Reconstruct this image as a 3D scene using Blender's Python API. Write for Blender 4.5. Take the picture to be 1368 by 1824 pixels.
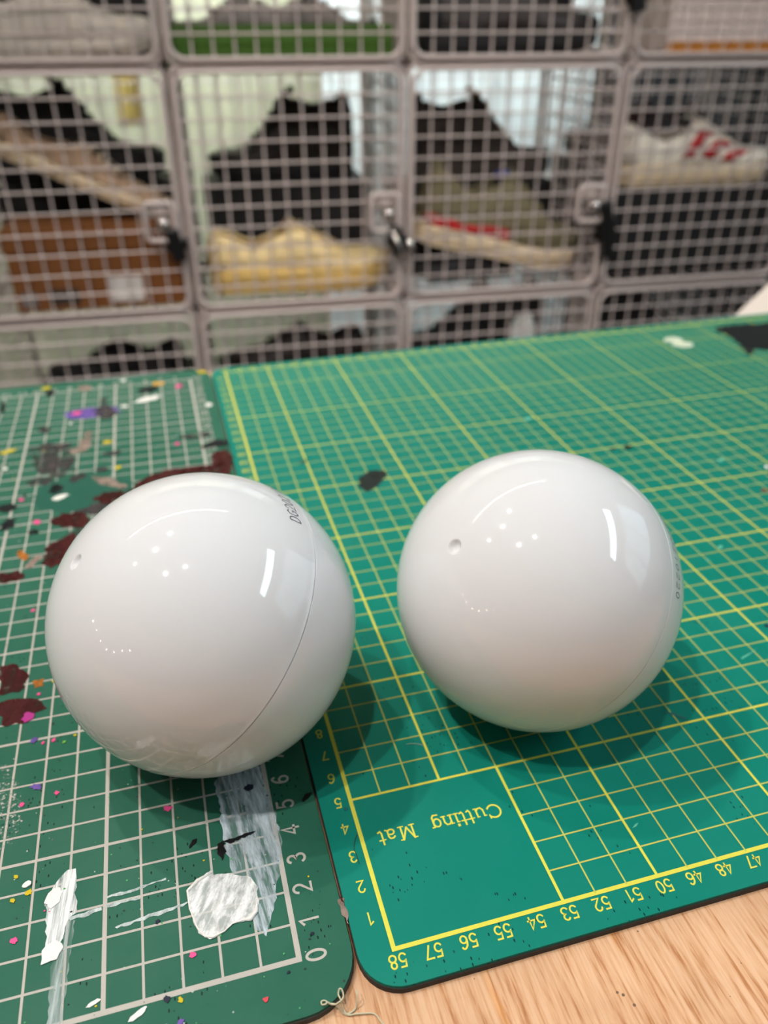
import bpy, bmesh, math, random
import numpy as np
from mathutils import Vector, Matrix

# ---------------------------------------------------------------- scene, camera, light
for o in list(bpy.data.objects):
    bpy.data.objects.remove(o)
scene = bpy.context.scene
COL = scene.collection
CM = 0.01
rng = random.Random(7)

cam_data = bpy.data.cameras.new('camera')
cam = bpy.data.objects.new('camera', cam_data)
COL.objects.link(cam)
cam_data.sensor_fit = 'VERTICAL'
cam_data.sensor_height = 36.0
cam_data.lens = 28.07
cam_data.clip_start = 0.01
cam_data.clip_end = 50
_r = Vector((0.96327652, -0.26849979, -0.00249362))
_d = Vector((-0.1425943, -0.50366166, -0.85205152))
_f = Vector((0.22751971, 0.8211168, -0.52345199))
cam.matrix_world = Matrix(((_r.x, -_d.x, -_f.x, -0.0346182),
                           (_r.y, -_d.y, -_f.y, -0.1162729),
                           (_r.z, -_d.z, -_f.z, 0.2124663),
                           (0, 0, 0, 1)))
cam_data.dof.use_dof = True
cam_data.dof.focus_distance = 0.225
cam_data.dof.aperture_fstop = 9.7
scene.camera = cam

vs = scene.view_settings
vs.view_transform = 'Standard'
vs.look = 'None'
vs.gamma = 1.0
vs.exposure = 0.0
vs.use_curve_mapping = False

world = bpy.data.worlds.new('room_ambient')
scene.world = world
world.use_nodes = True
wb = world.node_tree.nodes['Background']
wb.inputs['Color'].default_value = (1.0, 0.97, 0.95, 1)
wb.inputs['Strength'].default_value = 0.08

# ceiling spot lamps: direction from the work table, relative strength
CEIL = 2.1
SPOTS = [((-0.605, 0.155, 0.78), 27.0), ((-0.40, 0.205, 0.895), 60.0), ((-0.37, -0.14, 0.92), 66.0),
         ((-0.155, -0.135, 0.98), 47.0), ((-0.23, 0.355, 0.905), 42.0)]

RACK_FILL = 92.0  # energy of the added fill spots for the rack

# ---------------------------------------------------------------- helpers
def srgb(r, g, b, a=1.0):
    def c(v):
        v = v / 255.0
        return v / 12.92 if v <= 0.04045 else ((v + 0.055) / 1.055) ** 2.4
    return (c(r), c(g), c(b), a)

MATS = {}
def mat(name, col, rough=0.5, metal=0.0, bump=0.0, bscale=200.0, var=0.0, vscale=20.0, coat=0.0, spec=0.5):
    if name in MATS:
        return MATS[name]
    m = bpy.data.materials.new(name)
    m.use_nodes = True
    nt = m.node_tree
    b = nt.nodes['Principled BSDF']
    b.inputs['Base Color'].default_value = col
    b.inputs['Roughness'].default_value = rough
    b.inputs['Metallic'].default_value = metal
    b.inputs['Specular IOR Level'].default_value = spec
    b.inputs['Coat Weight'].default_value = coat
    tc = nt.nodes.new('ShaderNodeTexCoord')
    if var > 0:
        n = nt.nodes.new('ShaderNodeTexNoise')
        n.inputs['Scale'].default_value = vscale
        n.inputs['Detail'].default_value = 6
        nt.links.new(tc.outputs['Object'], n.inputs['Vector'])
        mx = nt.nodes.new('ShaderNodeMix')
        mx.data_type = 'RGBA'
        mx.inputs[6].default_value = tuple(c * (1 - var) for c in col[:3]) + (1,)
        mx.inputs[7].default_value = tuple(min(1, c * (1 + var)) for c in col[:3]) + (1,)
        nt.links.new(n.outputs['Fac'], mx.inputs[0])
        nt.links.new(mx.outputs[2], b.inputs['Base Color'])
    if bump > 0:
        n = nt.nodes.new('ShaderNodeTexNoise')
        n.inputs['Scale'].default_value = bscale
        n.inputs['Detail'].default_value = 4
        nt.links.new(tc.outputs['Object'], n.inputs['Vector'])
        bp = nt.nodes.new('ShaderNodeBump')
        bp.inputs['Strength'].default_value = bump
        bp.inputs['Distance'].default_value = 0.001
        nt.links.new(n.outputs['Fac'], bp.inputs['Height'])
        nt.links.new(bp.outputs['Normal'], b.inputs['Normal'])
    MATS[name] = m
    return m

def emis(name, col, strength):
    m = bpy.data.materials.new(name)
    m.use_nodes = True
    b = m.node_tree.nodes['Principled BSDF']
    b.inputs['Base Color'].default_value = col
    b.inputs['Emission Color'].default_value = col
    b.inputs['Emission Strength'].default_value = strength
    return m

def tag(o, label=None, cat=None, group=None, kind=None):
    if label: o['label'] = label
    if cat: o['category'] = cat
    if group: o['group'] = group
    if kind: o['kind'] = kind
    return o

def link(name, me, m=None, parent=None):
    o = bpy.data.objects.new(name, me)
    COL.objects.link(o)
    if m is not None and me is not None:
        if len(me.materials) == 0:
            me.materials.append(m)
    if parent is not None:
        o.parent = parent
    return o

def empty(name, loc=(0, 0, 0), rot=None):
    o = bpy.data.objects.new(name, None)
    o.empty_display_size = 0.03
    COL.objects.link(o)
    o.location = loc
    if rot is not None:
        o.rotation_euler = rot
    return o

def pyd(name, verts, faces, m=None, parent=None, smooth=False):
    me = bpy.data.meshes.new(name)
    me.from_pydata([tuple(v) for v in verts], [], faces)
    me.update()
    if smooth:
        me.polygons.foreach_set('use_smooth', [True] * len(me.polygons))
    return link(name, me, m, parent)

class MB:
    """collects simple shapes; build() links them as one mesh object"""
    def __init__(self):
        self.v = []; self.f = []
    def add(self, v, f):
        n = len(self.v)
        self.v += [tuple(p) for p in v]
        self.f += [tuple(i + n for i in q) for q in f]
    def box(self, lo, hi):
        (a, b, c), (d, e, g) = lo, hi
        self.add([(a, b, c), (d, b, c), (d, e, c), (a, e, c), (a, b, g), (d, b, g), (d, e, g), (a, e, g)],
                 [(0, 3, 2, 1), (4, 5, 6, 7), (0, 1, 5, 4), (1, 2, 6, 5), (2, 3, 7, 6), (3, 0, 4, 7)])
    def rod(self, p, q, r, n=6):
        p = Vector(p); q = Vector(q)
        d = (q - p).normalized()
        a = d.orthogonal().normalized(); b = d.cross(a)
        v = []
        for c in (p, q):
            for i in range(n):
                t = 2 * math.pi * i / n
                v.append(c + (a * math.cos(t) + b * math.sin(t)) * r)
        f = [(i, (i + 1) % n, n + (i + 1) % n, n + i) for i in range(n)]
        f += [tuple(reversed(range(n))), tuple(range(n, 2 * n))]
        self.add(v, f)
    def tube(self, pts, r, n=8, closed=False, up=None):
        P = [Vector(p) for p in pts]
        N = len(P)
        v = []
        prev = None
        for i in range(N):
            if closed:
                t = (P[(i + 1) % N] - P[i - 1]).normalized()
            else:
                t = (P[min(i + 1, N - 1)] - P[max(i - 1, 0)]).normalized()
            if prev is None:
                a = t.orthogonal().normalized()
            else:
                a = (prev - t * prev.dot(t)).normalized()
            prev = a
            b = t.cross(a)
            rr = r[i] if isinstance(r, (list, tuple)) else r
            for k in range(n):
                w = 2 * math.pi * k / n
                v.append(P[i] + (a * math.cos(w) + b * math.sin(w)) * rr)
        f = []
        for i in range(N if closed else N - 1):
            j = (i + 1) % N
            for k in range(n):
                l = (k + 1) % n
                f.append((i * n + k, i * n + l, j * n + l, j * n + k))
        if not closed:
            f += [tuple(reversed(range(n))), tuple(range((N - 1) * n, N * n))]
        self.add(v, f)
    def build(self, name, m, parent=None, smooth=False, bevel=0.0):
        o = pyd(name, self.v, self.f, m, parent, smooth)
        if bevel > 0:
            b = o.modifiers.new('bevel', 'BEVEL')
            b.width = bevel; b.segments = 2; b.limit_method = 'ANGLE'
        return o

def lathe(profile, n=24):
    """profile [(r,z)] -> verts, faces around z"""
    v = []; f = []
    for (r, z) in profile:
        for k in range(n):
            t = 2 * math.pi * k / n
            v.append((r * math.cos(t), r * math.sin(t), z))
    for i in range(len(profile) - 1):
        for k in range(n):
            l = (k + 1) % n
            f.append((i * n + k, i * n + l, (i + 1) * n + l, (i + 1) * n + k))
    return v, f

def rounded_rect(x0, y0, x1, y1, r, n=8):
    pts = []
    for cx, cy, a in ((x1 - r, y1 - r, 0), (x0 + r, y1 - r, 90), (x0 + r, y0 + r, 180), (x1 - r, y0 + r, 270)):
        for i in range(n + 1):
            t = math.radians(a + 90.0 * i / n)
            pts.append((cx + r * math.cos(t), cy + r * math.sin(t)))
    return pts

def prism(name, pts, z0, z1, m, parent=None):
    n = len(pts)
    v = [(x, y, z0) for x, y in pts] + [(x, y, z1) for x, y in pts]
    f = [tuple(reversed(range(n))), tuple(range(n, 2 * n))]
    f += [(i, (i + 1) % n, n + (i + 1) % n, n + i) for i in range(n)]
    return pyd(name, v, f, m, parent)

# stroke lettering -------------------------------------------------
def arc(cx, cy, rx, ry, a0, a1, n=12):
    return [(cx + rx * math.cos(math.radians(a0 + (a1 - a0) * i / n)),
             cy + ry * math.sin(math.radians(a0 + (a1 - a0) * i / n))) for i in range(n + 1)]
GLYPH = {
    '0': [arc(.28, .5, .24, .47, 90, 450, 20)],
    '1': [[(.10, .78), (.33, .96), (.33, .03)]],
    '2': [arc(.28, .70, .23, .27, 170, -35, 12) + [(.04, .03), (.54, .03)]],
    '3': [arc(.26, .745, .21, .225, 155, -90, 12) + arc(.26, .275, .25, .245, 90, -155, 12)[1:]],
    '4': [[(.41, .03), (.41, .96), (.03, .29), (.57, .29)]],
    '5': [[(.49, .97), (.13, .97), (.08, .54)] + arc(.26, .325, .25, .295, 128, -150, 14)],
    '6': [arc(.28, .29, .23, .26, 180, 540, 18), [(.05, .29), (.06, .52), (.13, .75), (.24, .90), (.36, .97), (.46, .94), (.51, .84)]],
    '7': [[(.04, .96), (.54, .96), (.20, .03)]],
    '8': [arc(.28, .735, .19, .225, 90, 450, 16), arc(.28, .27, .24, .245, 90, 450, 18)],
    'D': [[(.08, .03), (.08, .97), (.24, .97)] + arc(.24, .5, .32, .47, 90, -90, 12)[1:] + [(.08, .03)]],
    'G': [arc(.33, .5, .28, .47, 50, 345, 18) + [(.60, .48), (.36, .48)]],
}
_six = GLYPH['6']
GLYPH['9'] = [[(.56 - x, 1 - y) for x, y in s] for s in _six]

def stroke_strip(pts, w):
    P = [Vector((x, y)) for x, y in pts]
    closed = (P[0] - P[-1]).length < 1e-6
    if closed: P = P[:-1]
    N = len(P)
    v = []
    for i in range(N):
        a = P[i - 1] if (closed or i > 0) else None
        b = P[(i + 1) % N] if (closed or i < N - 1) else None
        d1 = (P[i] - a).normalized() if a is not None else None
        d2 = (b - P[i]).normalized() if b is not None else None
        if d1 is None: d1 = d2
        if d2 is None: d2 = d1
        n1 = Vector((-d1.y, d1.x)); n2 = Vector((-d2.y, d2.x))
        n = n1 + n2
        if n.length < 0.3:
            n = n1
        n.normalize()
        k = min(1.6, 1.0 / max(0.35, n.dot(n1)))
        ext = Vector((0, 0))
        if not closed and i == 0: ext = -d1 * w * .35
        if not closed and i == N - 1: ext = d2 * w * .35
        v.append(P[i] + ext + n * w * .5 * k)
        v.append(P[i] + ext - n * w * .5 * k)
    f = []
    for i in range(N if closed else N - 1):
        j = (i + 1) % N
        f.append((2 * i + 1, 2 * j + 1, 2 * j, 2 * i))
    return v, f

def text_strips(text, w, adv=.70):
    """list of (verts2d, faces) in units of the letter height; centred"""
    tot = adv * (len(text) - 1) + .56
    out = []
    for k, ch in enumerate(text):
        for s in GLYPH[ch]:
            v, f = stroke_strip(s, w)
            out.append(([(p.x + k * adv - tot / 2, p.y - .5) for p in v], f))
    return out

# ---------------------------------------------------------------- materials
def mat_surface(name, base, dust, speck, dustamt):
    m = bpy.data.materials.new(name)
    m.use_nodes = True
    nt = m.node_tree; L = nt.links
    b = nt.nodes['Principled BSDF']
    b.inputs['Roughness'].default_value = 0.52
    b.inputs['Specular IOR Level'].default_value = 0.16
    tc = nt.nodes.new('ShaderNodeTexCoord')
    n1 = nt.nodes.new('ShaderNodeTexNoise'); n1.inputs['Scale'].default_value = 14; n1.inputs['Detail'].default_value = 8; n1.inputs['Roughness'].default_value = .65
    L.new(tc.outputs['Object'], n1.inputs['Vector'])
    r1 = nt.nodes.new('ShaderNodeValToRGB')
    r1.color_ramp.elements[0].position = .35; r1.color_ramp.elements[0].color = base
    r1.color_ramp.elements[1].position = .8; r1.color_ramp.elements[1].color = tuple(base[i] * (1 - dustamt) + dust[i] * dustamt for i in range(3)) + (1,)
    L.new(n1.outputs['Fac'], r1.inputs['Fac'])
    # tiny nicks and grit
    mp = nt.nodes.new('ShaderNodeMapping'); mp.inputs['Scale'].default_value = (1.0, .42, 1); mp.inputs['Rotation'].default_value = (0, 0, .5)
    L.new(tc.outputs['Object'], mp.inputs['Vector'])
    vo = nt.nodes.new('ShaderNodeTexVoronoi'); vo.inputs['Scale'].default_value = 760
    L.new(mp.outputs['Vector'], vo.inputs['Vector'])
    n2 = nt.nodes.new('ShaderNodeTexNoise'); n2.inputs['Scale'].default_value = 45; n2.inputs['Detail'].default_value = 3
    L.new(tc.outputs['Object'], n2.inputs['Vector'])
    lt = nt.nodes.new('ShaderNodeMath'); lt.operation = 'LESS_THAN'; lt.inputs[1].default_value = .17
    L.new(vo.outputs['Distance'], lt.inputs[0])
    gt = nt.nodes.new('ShaderNodeMath'); gt.operation = 'GREATER_THAN'; gt.inputs[1].default_value = .57
    L.new(n2.outputs['Fac'], gt.inputs[0])
    mu = nt.nodes.new('ShaderNodeMath'); mu.operation = 'MULTIPLY'
    L.new(lt.outputs[0], mu.inputs[0]); L.new(gt.outputs[0], mu.inputs[1])
    mx = nt.nodes.new('ShaderNodeMix'); mx.data_type = 'RGBA'
    mx.inputs[7].default_value = speck
    L.new(mu.outputs[0], mx.inputs[0]); L.new(r1.outputs['Color'], mx.inputs[6])
    L.new(mx.outputs[2], b.inputs['Base Color'])
    n3 = nt.nodes.new('ShaderNodeTexNoise'); n3.inputs['Scale'].default_value = 900; n3.inputs['Detail'].default_value = 2
    L.new(tc.outputs['Object'], n3.inputs['Vector'])
    bp = nt.nodes.new('ShaderNodeBump'); bp.inputs['Strength'].default_value = .06; bp.inputs['Distance'].default_value = .0004
    L.new(n3.outputs['Fac'], bp.inputs['Height']); L.new(bp.outputs['Normal'], b.inputs['Normal'])
    return m

M_TEAL = mat_surface('teal_vinyl', srgb(0, 120, 103), srgb(60, 150, 132), srgb(0, 50, 45), .18)
M_GREEN = mat_surface('worn_green_vinyl', srgb(30, 92, 72), srgb(95, 130, 112), srgb(12, 38, 30), .30)
M_CORE = mat('mat_core', srgb(38, 36, 34), .7)
M_CORE2 = mat('mat_core_worn', srgb(52, 50, 46), .7, var=.2, vscale=80)
M_YEL = mat('yellow_print', srgb(214, 208, 80), .55, spec=.15, var=.05, vscale=300)
M_YELTHIN = mat('pale_yellow_print', srgb(186, 188, 92), .55, spec=.15, var=.05, vscale=300)
M_GREYL = mat('grey_print', srgb(184, 178, 168), .55, spec=.15, var=.07, vscale=200)

def wood_mat():
    m = bpy.data.materials.new('pale_plywood')
    m.use_nodes = True
    nt = m.node_tree; L = nt.links
    b = nt.nodes['Principled BSDF']
    b.inputs['Roughness'].default_value = .55
    tc = nt.nodes.new('ShaderNodeTexCoord')
    mp = nt.nodes.new('ShaderNodeMapping')
    mp.inputs['Rotation'].default_value = (0, 0, math.radians(16.5))
    mp.inputs['Scale'].default_value = (1, .06, 1)
    L.new(tc.outputs['Object'], mp.inputs['Vector'])
    n1 = nt.nodes.new('ShaderNodeTexNoise'); n1.inputs['Scale'].default_value = 800; n1.inputs['Detail'].default_value = 6; n1.inputs['Roughness'].default_value = .6
    L.new(mp.outputs['Vector'], n1.inputs['Vector'])
    r1 = nt.nodes.new('ShaderNodeValToRGB')
    e = r1.color_ramp.elements
    e[0].position = .34; e[0].color = srgb(178, 118, 70)
    e[1].position = .60; e[1].color = srgb(224, 180, 142)
    k = e.new(.45); k.color = srgb(212, 162, 120)
    L.new(n1.outputs['Fac'], r1.inputs['Fac'])
    n2 = nt.nodes.new('ShaderNodeTexNoise'); n2.inputs['Scale'].default_value = 22; n2.inputs['Detail'].default_value = 6
    L.new(tc.outputs['Object'], n2.inputs['Vector'])
    r2 = nt.nodes.new('ShaderNodeValToRGB')
    r2.color_ramp.elements[0].position = .36; r2.color_ramp.elements[0].color = (.70, .64, .58, 1)
    r2.color_ramp.elements[1].position = .62; r2.color_ramp.elements[1].color = (1, 1, 1, 1)
    L.new(n2.outputs['Fac'], r2.inputs['Fac'])
    mx = nt.nodes.new('ShaderNodeMix'); mx.data_type = 'RGBA'; mx.blend_type = 'MULTIPLY'; mx.inputs[0].default_value = 1
    L.new(r1.outputs['Color'], mx.inputs[6]); L.new(r2.outputs['Color'], mx.inputs[7])
    # orange resin streaks
    mp3 = nt.nodes.new('ShaderNodeMapping'); mp3.inputs['Rotation'].default_value = (0, 0, math.radians(16.5)); mp3.inputs['Scale'].default_value = (1, .10, 1)
    L.new(tc.outputs['Object'], mp3.inputs['Vector'])
    n3 = nt.nodes.new('ShaderNodeTexNoise'); n3.inputs['Scale'].default_value = 170; n3.inputs['Detail'].default_value = 3
    L.new(mp3.outputs['Vector'], n3.inputs['Vector'])
    r3 = nt.nodes.new('ShaderNodeValToRGB')
    r3.color_ramp.elements[0].position = .62; r3.color_ramp.elements[0].color = (0, 0, 0, 1)
    r3.color_ramp.elements[1].position = .74; r3.color_ramp.elements[1].color = (.6, .6, .6, 1)
    L.new(n3.outputs['Fac'], r3.inputs['Fac'])
    mx2 = nt.nodes.new('ShaderNodeMix'); mx2.data_type = 'RGBA'
    mx2.inputs[7].default_value = srgb(222, 150, 66)
    L.new(r3.outputs['Color'], mx2.inputs[0]); L.new(mx.outputs[2], mx2.inputs[6])
    # grit
    vo = nt.nodes.new('ShaderNodeTexVoronoi'); vo.inputs['Scale'].default_value = 260
    L.new(tc.outputs['Object'], vo.inputs['Vector'])
    n4 = nt.nodes.new('ShaderNodeTexNoise'); n4.inputs['Scale'].default_value = 60
    L.new(tc.outputs['Object'], n4.inputs['Vector'])
    lt = nt.nodes.new('ShaderNodeMath'); lt.operation = 'LESS_THAN'; lt.inputs[1].default_value = .11
    L.new(vo.outputs['Distance'], lt.inputs[0])
    gt = nt.nodes.new('ShaderNodeMath'); gt.operation = 'GREATER_THAN'; gt.inputs[1].default_value = .58
    L.new(n4.outputs['Fac'], gt.inputs[0])
    mu = nt.nodes.new('ShaderNodeMath'); mu.operation = 'MULTIPLY'
    L.new(lt.outputs[0], mu.inputs[0]); L.new(gt.outputs[0], mu.inputs[1])
    mx3 = nt.nodes.new('ShaderNodeMix'); mx3.data_type = 'RGBA'
    mx3.inputs[7].default_value = srgb(110, 82, 60)
    L.new(mu.outputs[0], mx3.inputs[0]); L.new(mx2.outputs[2], mx3.inputs[6])
    L.new(mx3.outputs[2], b.inputs['Base Color'])
    bp = nt.nodes.new('ShaderNodeBump'); bp.inputs['Strength'].default_value = .15; bp.inputs['Distance'].default_value = .0006
    L.new(n1.outputs['Fac'], bp.inputs['Height']); L.new(bp.outputs['Normal'], b.inputs['Normal'])
    return m
M_WOOD = wood_mat()

def streak_paint(name, col, rot, sx, sy, scale, lo, hi, rough=.5, base=0.0):
    """brushed paint film: streaky coverage over what lies below"""
    m = bpy.data.materials.new(name)
    m.use_nodes = True
    nt = m.node_tree; L = nt.links
    b = nt.nodes['Principled BSDF']
    b.inputs['Base Color'].default_value = col
    b.inputs['Roughness'].default_value = rough
    b.inputs['Specular IOR Level'].default_value = .2
    tc = nt.nodes.new('ShaderNodeTexCoord')
    mp0 = nt.nodes.new('ShaderNodeMapping'); mp0.inputs['Rotation'].default_value = (0, 0, rot)
    L.new(tc.outputs['Object'], mp0.inputs['Vector'])
    mp = nt.nodes.new('ShaderNodeMapping'); mp.inputs['Scale'].default_value = (sx, sy, 1)
    L.new(mp0.outputs['Vector'], mp.inputs['Vector'])
    n = nt.nodes.new('ShaderNodeTexNoise'); n.inputs['Scale'].default_value = scale; n.inputs['Detail'].default_value = 7; n.inputs['Roughness'].default_value = .68
    L.new(mp.outputs['Vector'], n.inputs['Vector'])
    r = nt.nodes.new('ShaderNodeValToRGB')
    r.color_ramp.elements[0].position = lo; r.color_ramp.elements[0].color = (base, base, base, 1)
    r.color_ramp.elements[1].position = hi; r.color_ramp.elements[1].color = (1, 1, 1, 1)
    L.new(n.outputs['Fac'], r.inputs['Fac'])
    L.new(r.outputs['Color'], b.inputs['Alpha'])
    bp = nt.nodes.new('ShaderNodeBump'); bp.inputs['Strength'].default_value = .4; bp.inputs['Distance'].default_value = .0006
    L.new(n.outputs['Fac'], bp.inputs['Height']); L.new(bp.outputs['Normal'], b.inputs['Normal'])
    return m

# ---------------------------------------------------------------- room
FLOOR_Z = -0.75
M_FLOOR = mat('concrete', srgb(92, 88, 84), .8, var=.15, vscale=6)
M_WALL = mat('pale_green_paint', srgb(186, 186, 158), .8, var=.04, vscale=5)
fl = MB(); fl.box((-3.2, -2.6, FLOOR_Z - .04), (2.8, 2.6, FLOOR_Z))
tag(fl.build('floor', M_FLOOR), kind='structure')

YAW = -0.0779028
HX = Vector((math.cos(YAW), math.sin(YAW), 0))
NN = Vector((-math.sin(YAW), math.cos(YAW), 0))
W0 = Vector((-0.0346182, -0.1162729, 0)) + NN * 1.398105
def wp(s, dep, z):
    """rack coordinates in cm (along the rack front, behind the front, height above the table) -> world"""
    p = W0 + HX * (s * CM) + NN * (dep * CM)
    return Vector((p.x, p.y, z * CM))
S0, Z0, PC, PR = -42.782, -21.632, 37.0, 37.293
RACK_ROT = YAW

wbk = MB(); wbk.box((-1.6, 0, FLOOR_Z), (2.2, .06, 1.6))
o = wbk.build('wall_back', M_WALL)
o.location = wp(0, 78, 0); o.rotation_euler = (0, 0, YAW)
tag(o, kind='structure')

# high window in the right-hand wall
WX = 2.62
wr = MB(); wr.box((WX + .06, -2.4, FLOOR_Z), (WX + .16, 2.3, 3.2))
tag(wr.build('wall_right', mat('wall_white', srgb(206, 202, 196), .8)), kind='structure')
win = empty('window_1', (WX, -.55, 2.45)); tag(win, kind='structure')
fr = MB()
fr.box((0, -1.22, -.27), (.05, 1.22, -.23)); fr.box((0, -1.22, .23), (.05, 1.22, .27))
fr.box((0, -1.22, -.23), (.05, -1.18, .23)); fr.box((0, 1.18, -.23), (.05, 1.22, .23))
fr.build('window_frame', mat('window_grey', srgb(70, 72, 74), .5), win)
for k in range(12):
    y = -1.18 + k * 2.36 / 12
    for (a, b_) in ((-.23, -.012), (.012, .23)):
        p = MB(); p.box((.03, y + .008, a), (.036, y + 2.36 / 12 - .008, b_))
        p.build('pane', MATS.setdefault('pane', emis('daylit_glass', (.70, .90, 1.0, 1), 14.0)), win)

win2 = empty('window_2', (WX, -.2, 1.15)); tag(win2, kind='structure')
fr = MB()
fr.box((0, -1.24, -.62), (.05, 1.24, -.57)); fr.box((0, -1.24, .57), (.05, 1.24, .62))
for y in (-1.24, -.43, .38, 1.19): fr.box((0, y, -.57), (.05, y + .05, .57))
fr.build('window_frame', MATS['window_grey'], win2)
for k in range(3):
    p = MB(); p.box((.03, -1.19 + k * .81, -.57), (.036, -.43 + k * .81, .57))
    p.build('pane', MATS.setdefault('pane2', emis('hazy_glass', (.66, .88, 1.0, 1), 1.5)), win2)

# string of small warm bulbs on the left
sl = empty('string_lights', (-2.0, -.45, .42)); tag(sl, 'string of small warm bulbs strung up left of the table', 'lights')
cable = []
for i in range(15):
    u = i / 14
    cable.append(Vector((.34 * u, .65 - 1.3 * u, .10 + .05 * math.sin(u * 9) - .22 * math.sin(u * math.pi))))
mb = MB(); mb.tube(cable, .003, 6); mb.build('cable', mat('cable_black', srgb(20, 20, 20), .5), sl)
for i in range(1, 14, 2):
    bm = bmesh.new(); bmesh.ops.create_icosphere(bm, subdivisions=2, radius=.010)
    me = bpy.data.meshes.new('bulb'); bm.to_mesh(me); bm.free()
    b_ = link('bulb', me, MATS.setdefault('bulbglow', emis('warm_bulb', (1, .72, .54, 1), 120)), sl); b_.location = cable[i] - Vector((0, 0, .02))

# ceiling spot lamps
M_BLK = mat('black_metal', srgb(20, 20, 21), .4)
names = ['ceiling spot lamp farthest left of the table', 'ceiling spot lamp above the left of the table', 'ceiling spot lamp over the left front of the table',
         'ceiling spot lamp nearest above the balls', 'ceiling spot lamp towards the rack']
for (d, w), nm in zip(SPOTS, names):
    dv = Vector(d); pos = dv * (CEIL / dv.z)
    e = empty('ceiling_spotlight', pos); tag(e, nm, 'lamp', 'ceiling spot lamps')
    e.rotation_euler = (dv).to_track_quat('Z', 'Y').to_euler()
    v, f = lathe([(.0, .16), (.055, .16), (.06, .15), (.06, -.0), (.052, .0), (.05, .03), (.0, .04)], 20)
    pyd('housing', v, f, M_BLK, e, True)
    ld = bpy.data.lights.new('spot_bulb', 'SPOT')
    ld.energy = w; ld.color = (1.0, .955, .91); ld.shadow_soft_size = .024
    ld.spot_size = math.radians(75); ld.spot_blend = .5
    lo = bpy.data.objects.new('bulb', ld); COL.objects.link(lo); lo.parent = e
    lo.location = (0, 0, -.02)
# two added fill spots, out of view behind the camera, to brighten the rack
for (x, y, z), tgt, nm in (((-.4, -1.5, 1.9), wp(2, 0, 2), 'added narrow fill lamp brightening the left half of the rack'), ((1.0, -1.4, 1.9), wp(64, 0, 2), 'added narrow fill lamp brightening the right half of the rack')):
    dv = Vector((x, y, z)) - tgt
    e = empty('ceiling_spotlight', (x, y, z)); tag(e, nm, 'lamp', 'ceiling spot lamps')
    e.rotation_euler = dv.to_track_quat('Z', 'Y').to_euler()
    v, f = lathe([(.0, .16), (.055, .16), (.06, .15), (.06, -.0), (.052, .0), (.05, .03), (.0, .04)], 20)
    pyd('housing', v, f, M_BLK, e, True)
    ld = bpy.data.lights.new('spot_bulb', 'SPOT')
    ld.energy = RACK_FILL; ld.color = (1.0, .92, .86); ld.shadow_soft_size = .05
    ld.spot_size = math.radians(27); ld.spot_blend = .4
    lo = bpy.data.objects.new('bulb', ld); COL.objects.link(lo); lo.parent = e
    lo.location = (0, 0, -.02)
# slim tube lamp along the ceiling in front of the rack
tube = empty('tube_lamp', (-.30, 1.13, 1.45)); tag(tube, 'slim warm tube lamp on the ceiling in front of the rack', 'lamp')
tb = MB(); tb.rod((-.87, 0, 0), (.87, 0, 0), .006, 8); tb.build('tube', emis('warm_tube', (1, .84, .62, 1), 42), tube)
tb = MB(); tb.box((-.9, -.03, .02), (.9, .03, .07)); tb.build('fixture', M_BLK, tube)
# added fill strip, unseen above the rack's back, to brighten the wall
strip = empty('fill_strip_light', wp(30, 43, 95)); strip.rotation_euler = (0, 0, YAW); tag(strip, 'added long fill strip brightening the wall behind the rack', 'lamp')
tb = MB(); tb.box((-.9, -.05, 0), (.9, .05, .05)); tb.build('fixture', M_BLK, strip)
tb = MB(); tb.box((-.9, -.062, -.30), (.9, -.05, .05)); tb.build('light_shield', M_BLK, strip)  # unseen board added to keep the strip's light off the table
tb = MB(); tb.box((-.88, -.04, -.02), (.88, .04, 0)); tb.build('diffuser', emis('cool_fill_strip', (.90, .98, 1.0, 1), 85), strip)

# ---------------------------------------------------------------- work table
tbl = empty('work_table', (0, 0, FLOOR_Z)); tag(tbl, 'pale plywood work table under the two cutting mats', 'table')
TZ = -0.003 - FLOOR_Z
t = MB(); t.box((-.66, -.42, TZ - .03), (.62, .442, TZ)); t.build('tabletop', M_WOOD, tbl)
for sx in (-.62, .54):
    for sy in (-.38, .36):
        t = MB(); t.box((sx, sy, 0), (sx + .05, sy + .05, TZ - .03)); t.build('leg', mat('leg_wood', srgb(150, 112, 78), .6), tbl)
for y in (-.37, .375):
    t = MB(); t.box((-.57, y, TZ - .11), (.54, y + .025, TZ - .03)); t.build('apron', MATS['leg_wood'], tbl)

# ---------------------------------------------------------------- cutting mats
def flat_quads(mb, quads, z):
    for (x0, y0, x1, y1) in quads:
        mb.add([(x0, y0, z), (x1, y0, z), (x1, y1, z), (x0, y1, z)], [(0, 1, 2, 3)])

def put_text(mb, text, cx, cy, h, rot, w, z, adv=.70):
    c, s = math.cos(rot), math.sin(rot)
    for k, (v, f) in enumerate(text_strips(text, w, adv)):
        mb.add([((x * c - y * s) * h + cx, (x * s + y * c) * h + cy, z + k * 6e-6) for x, y in v], f)

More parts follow.
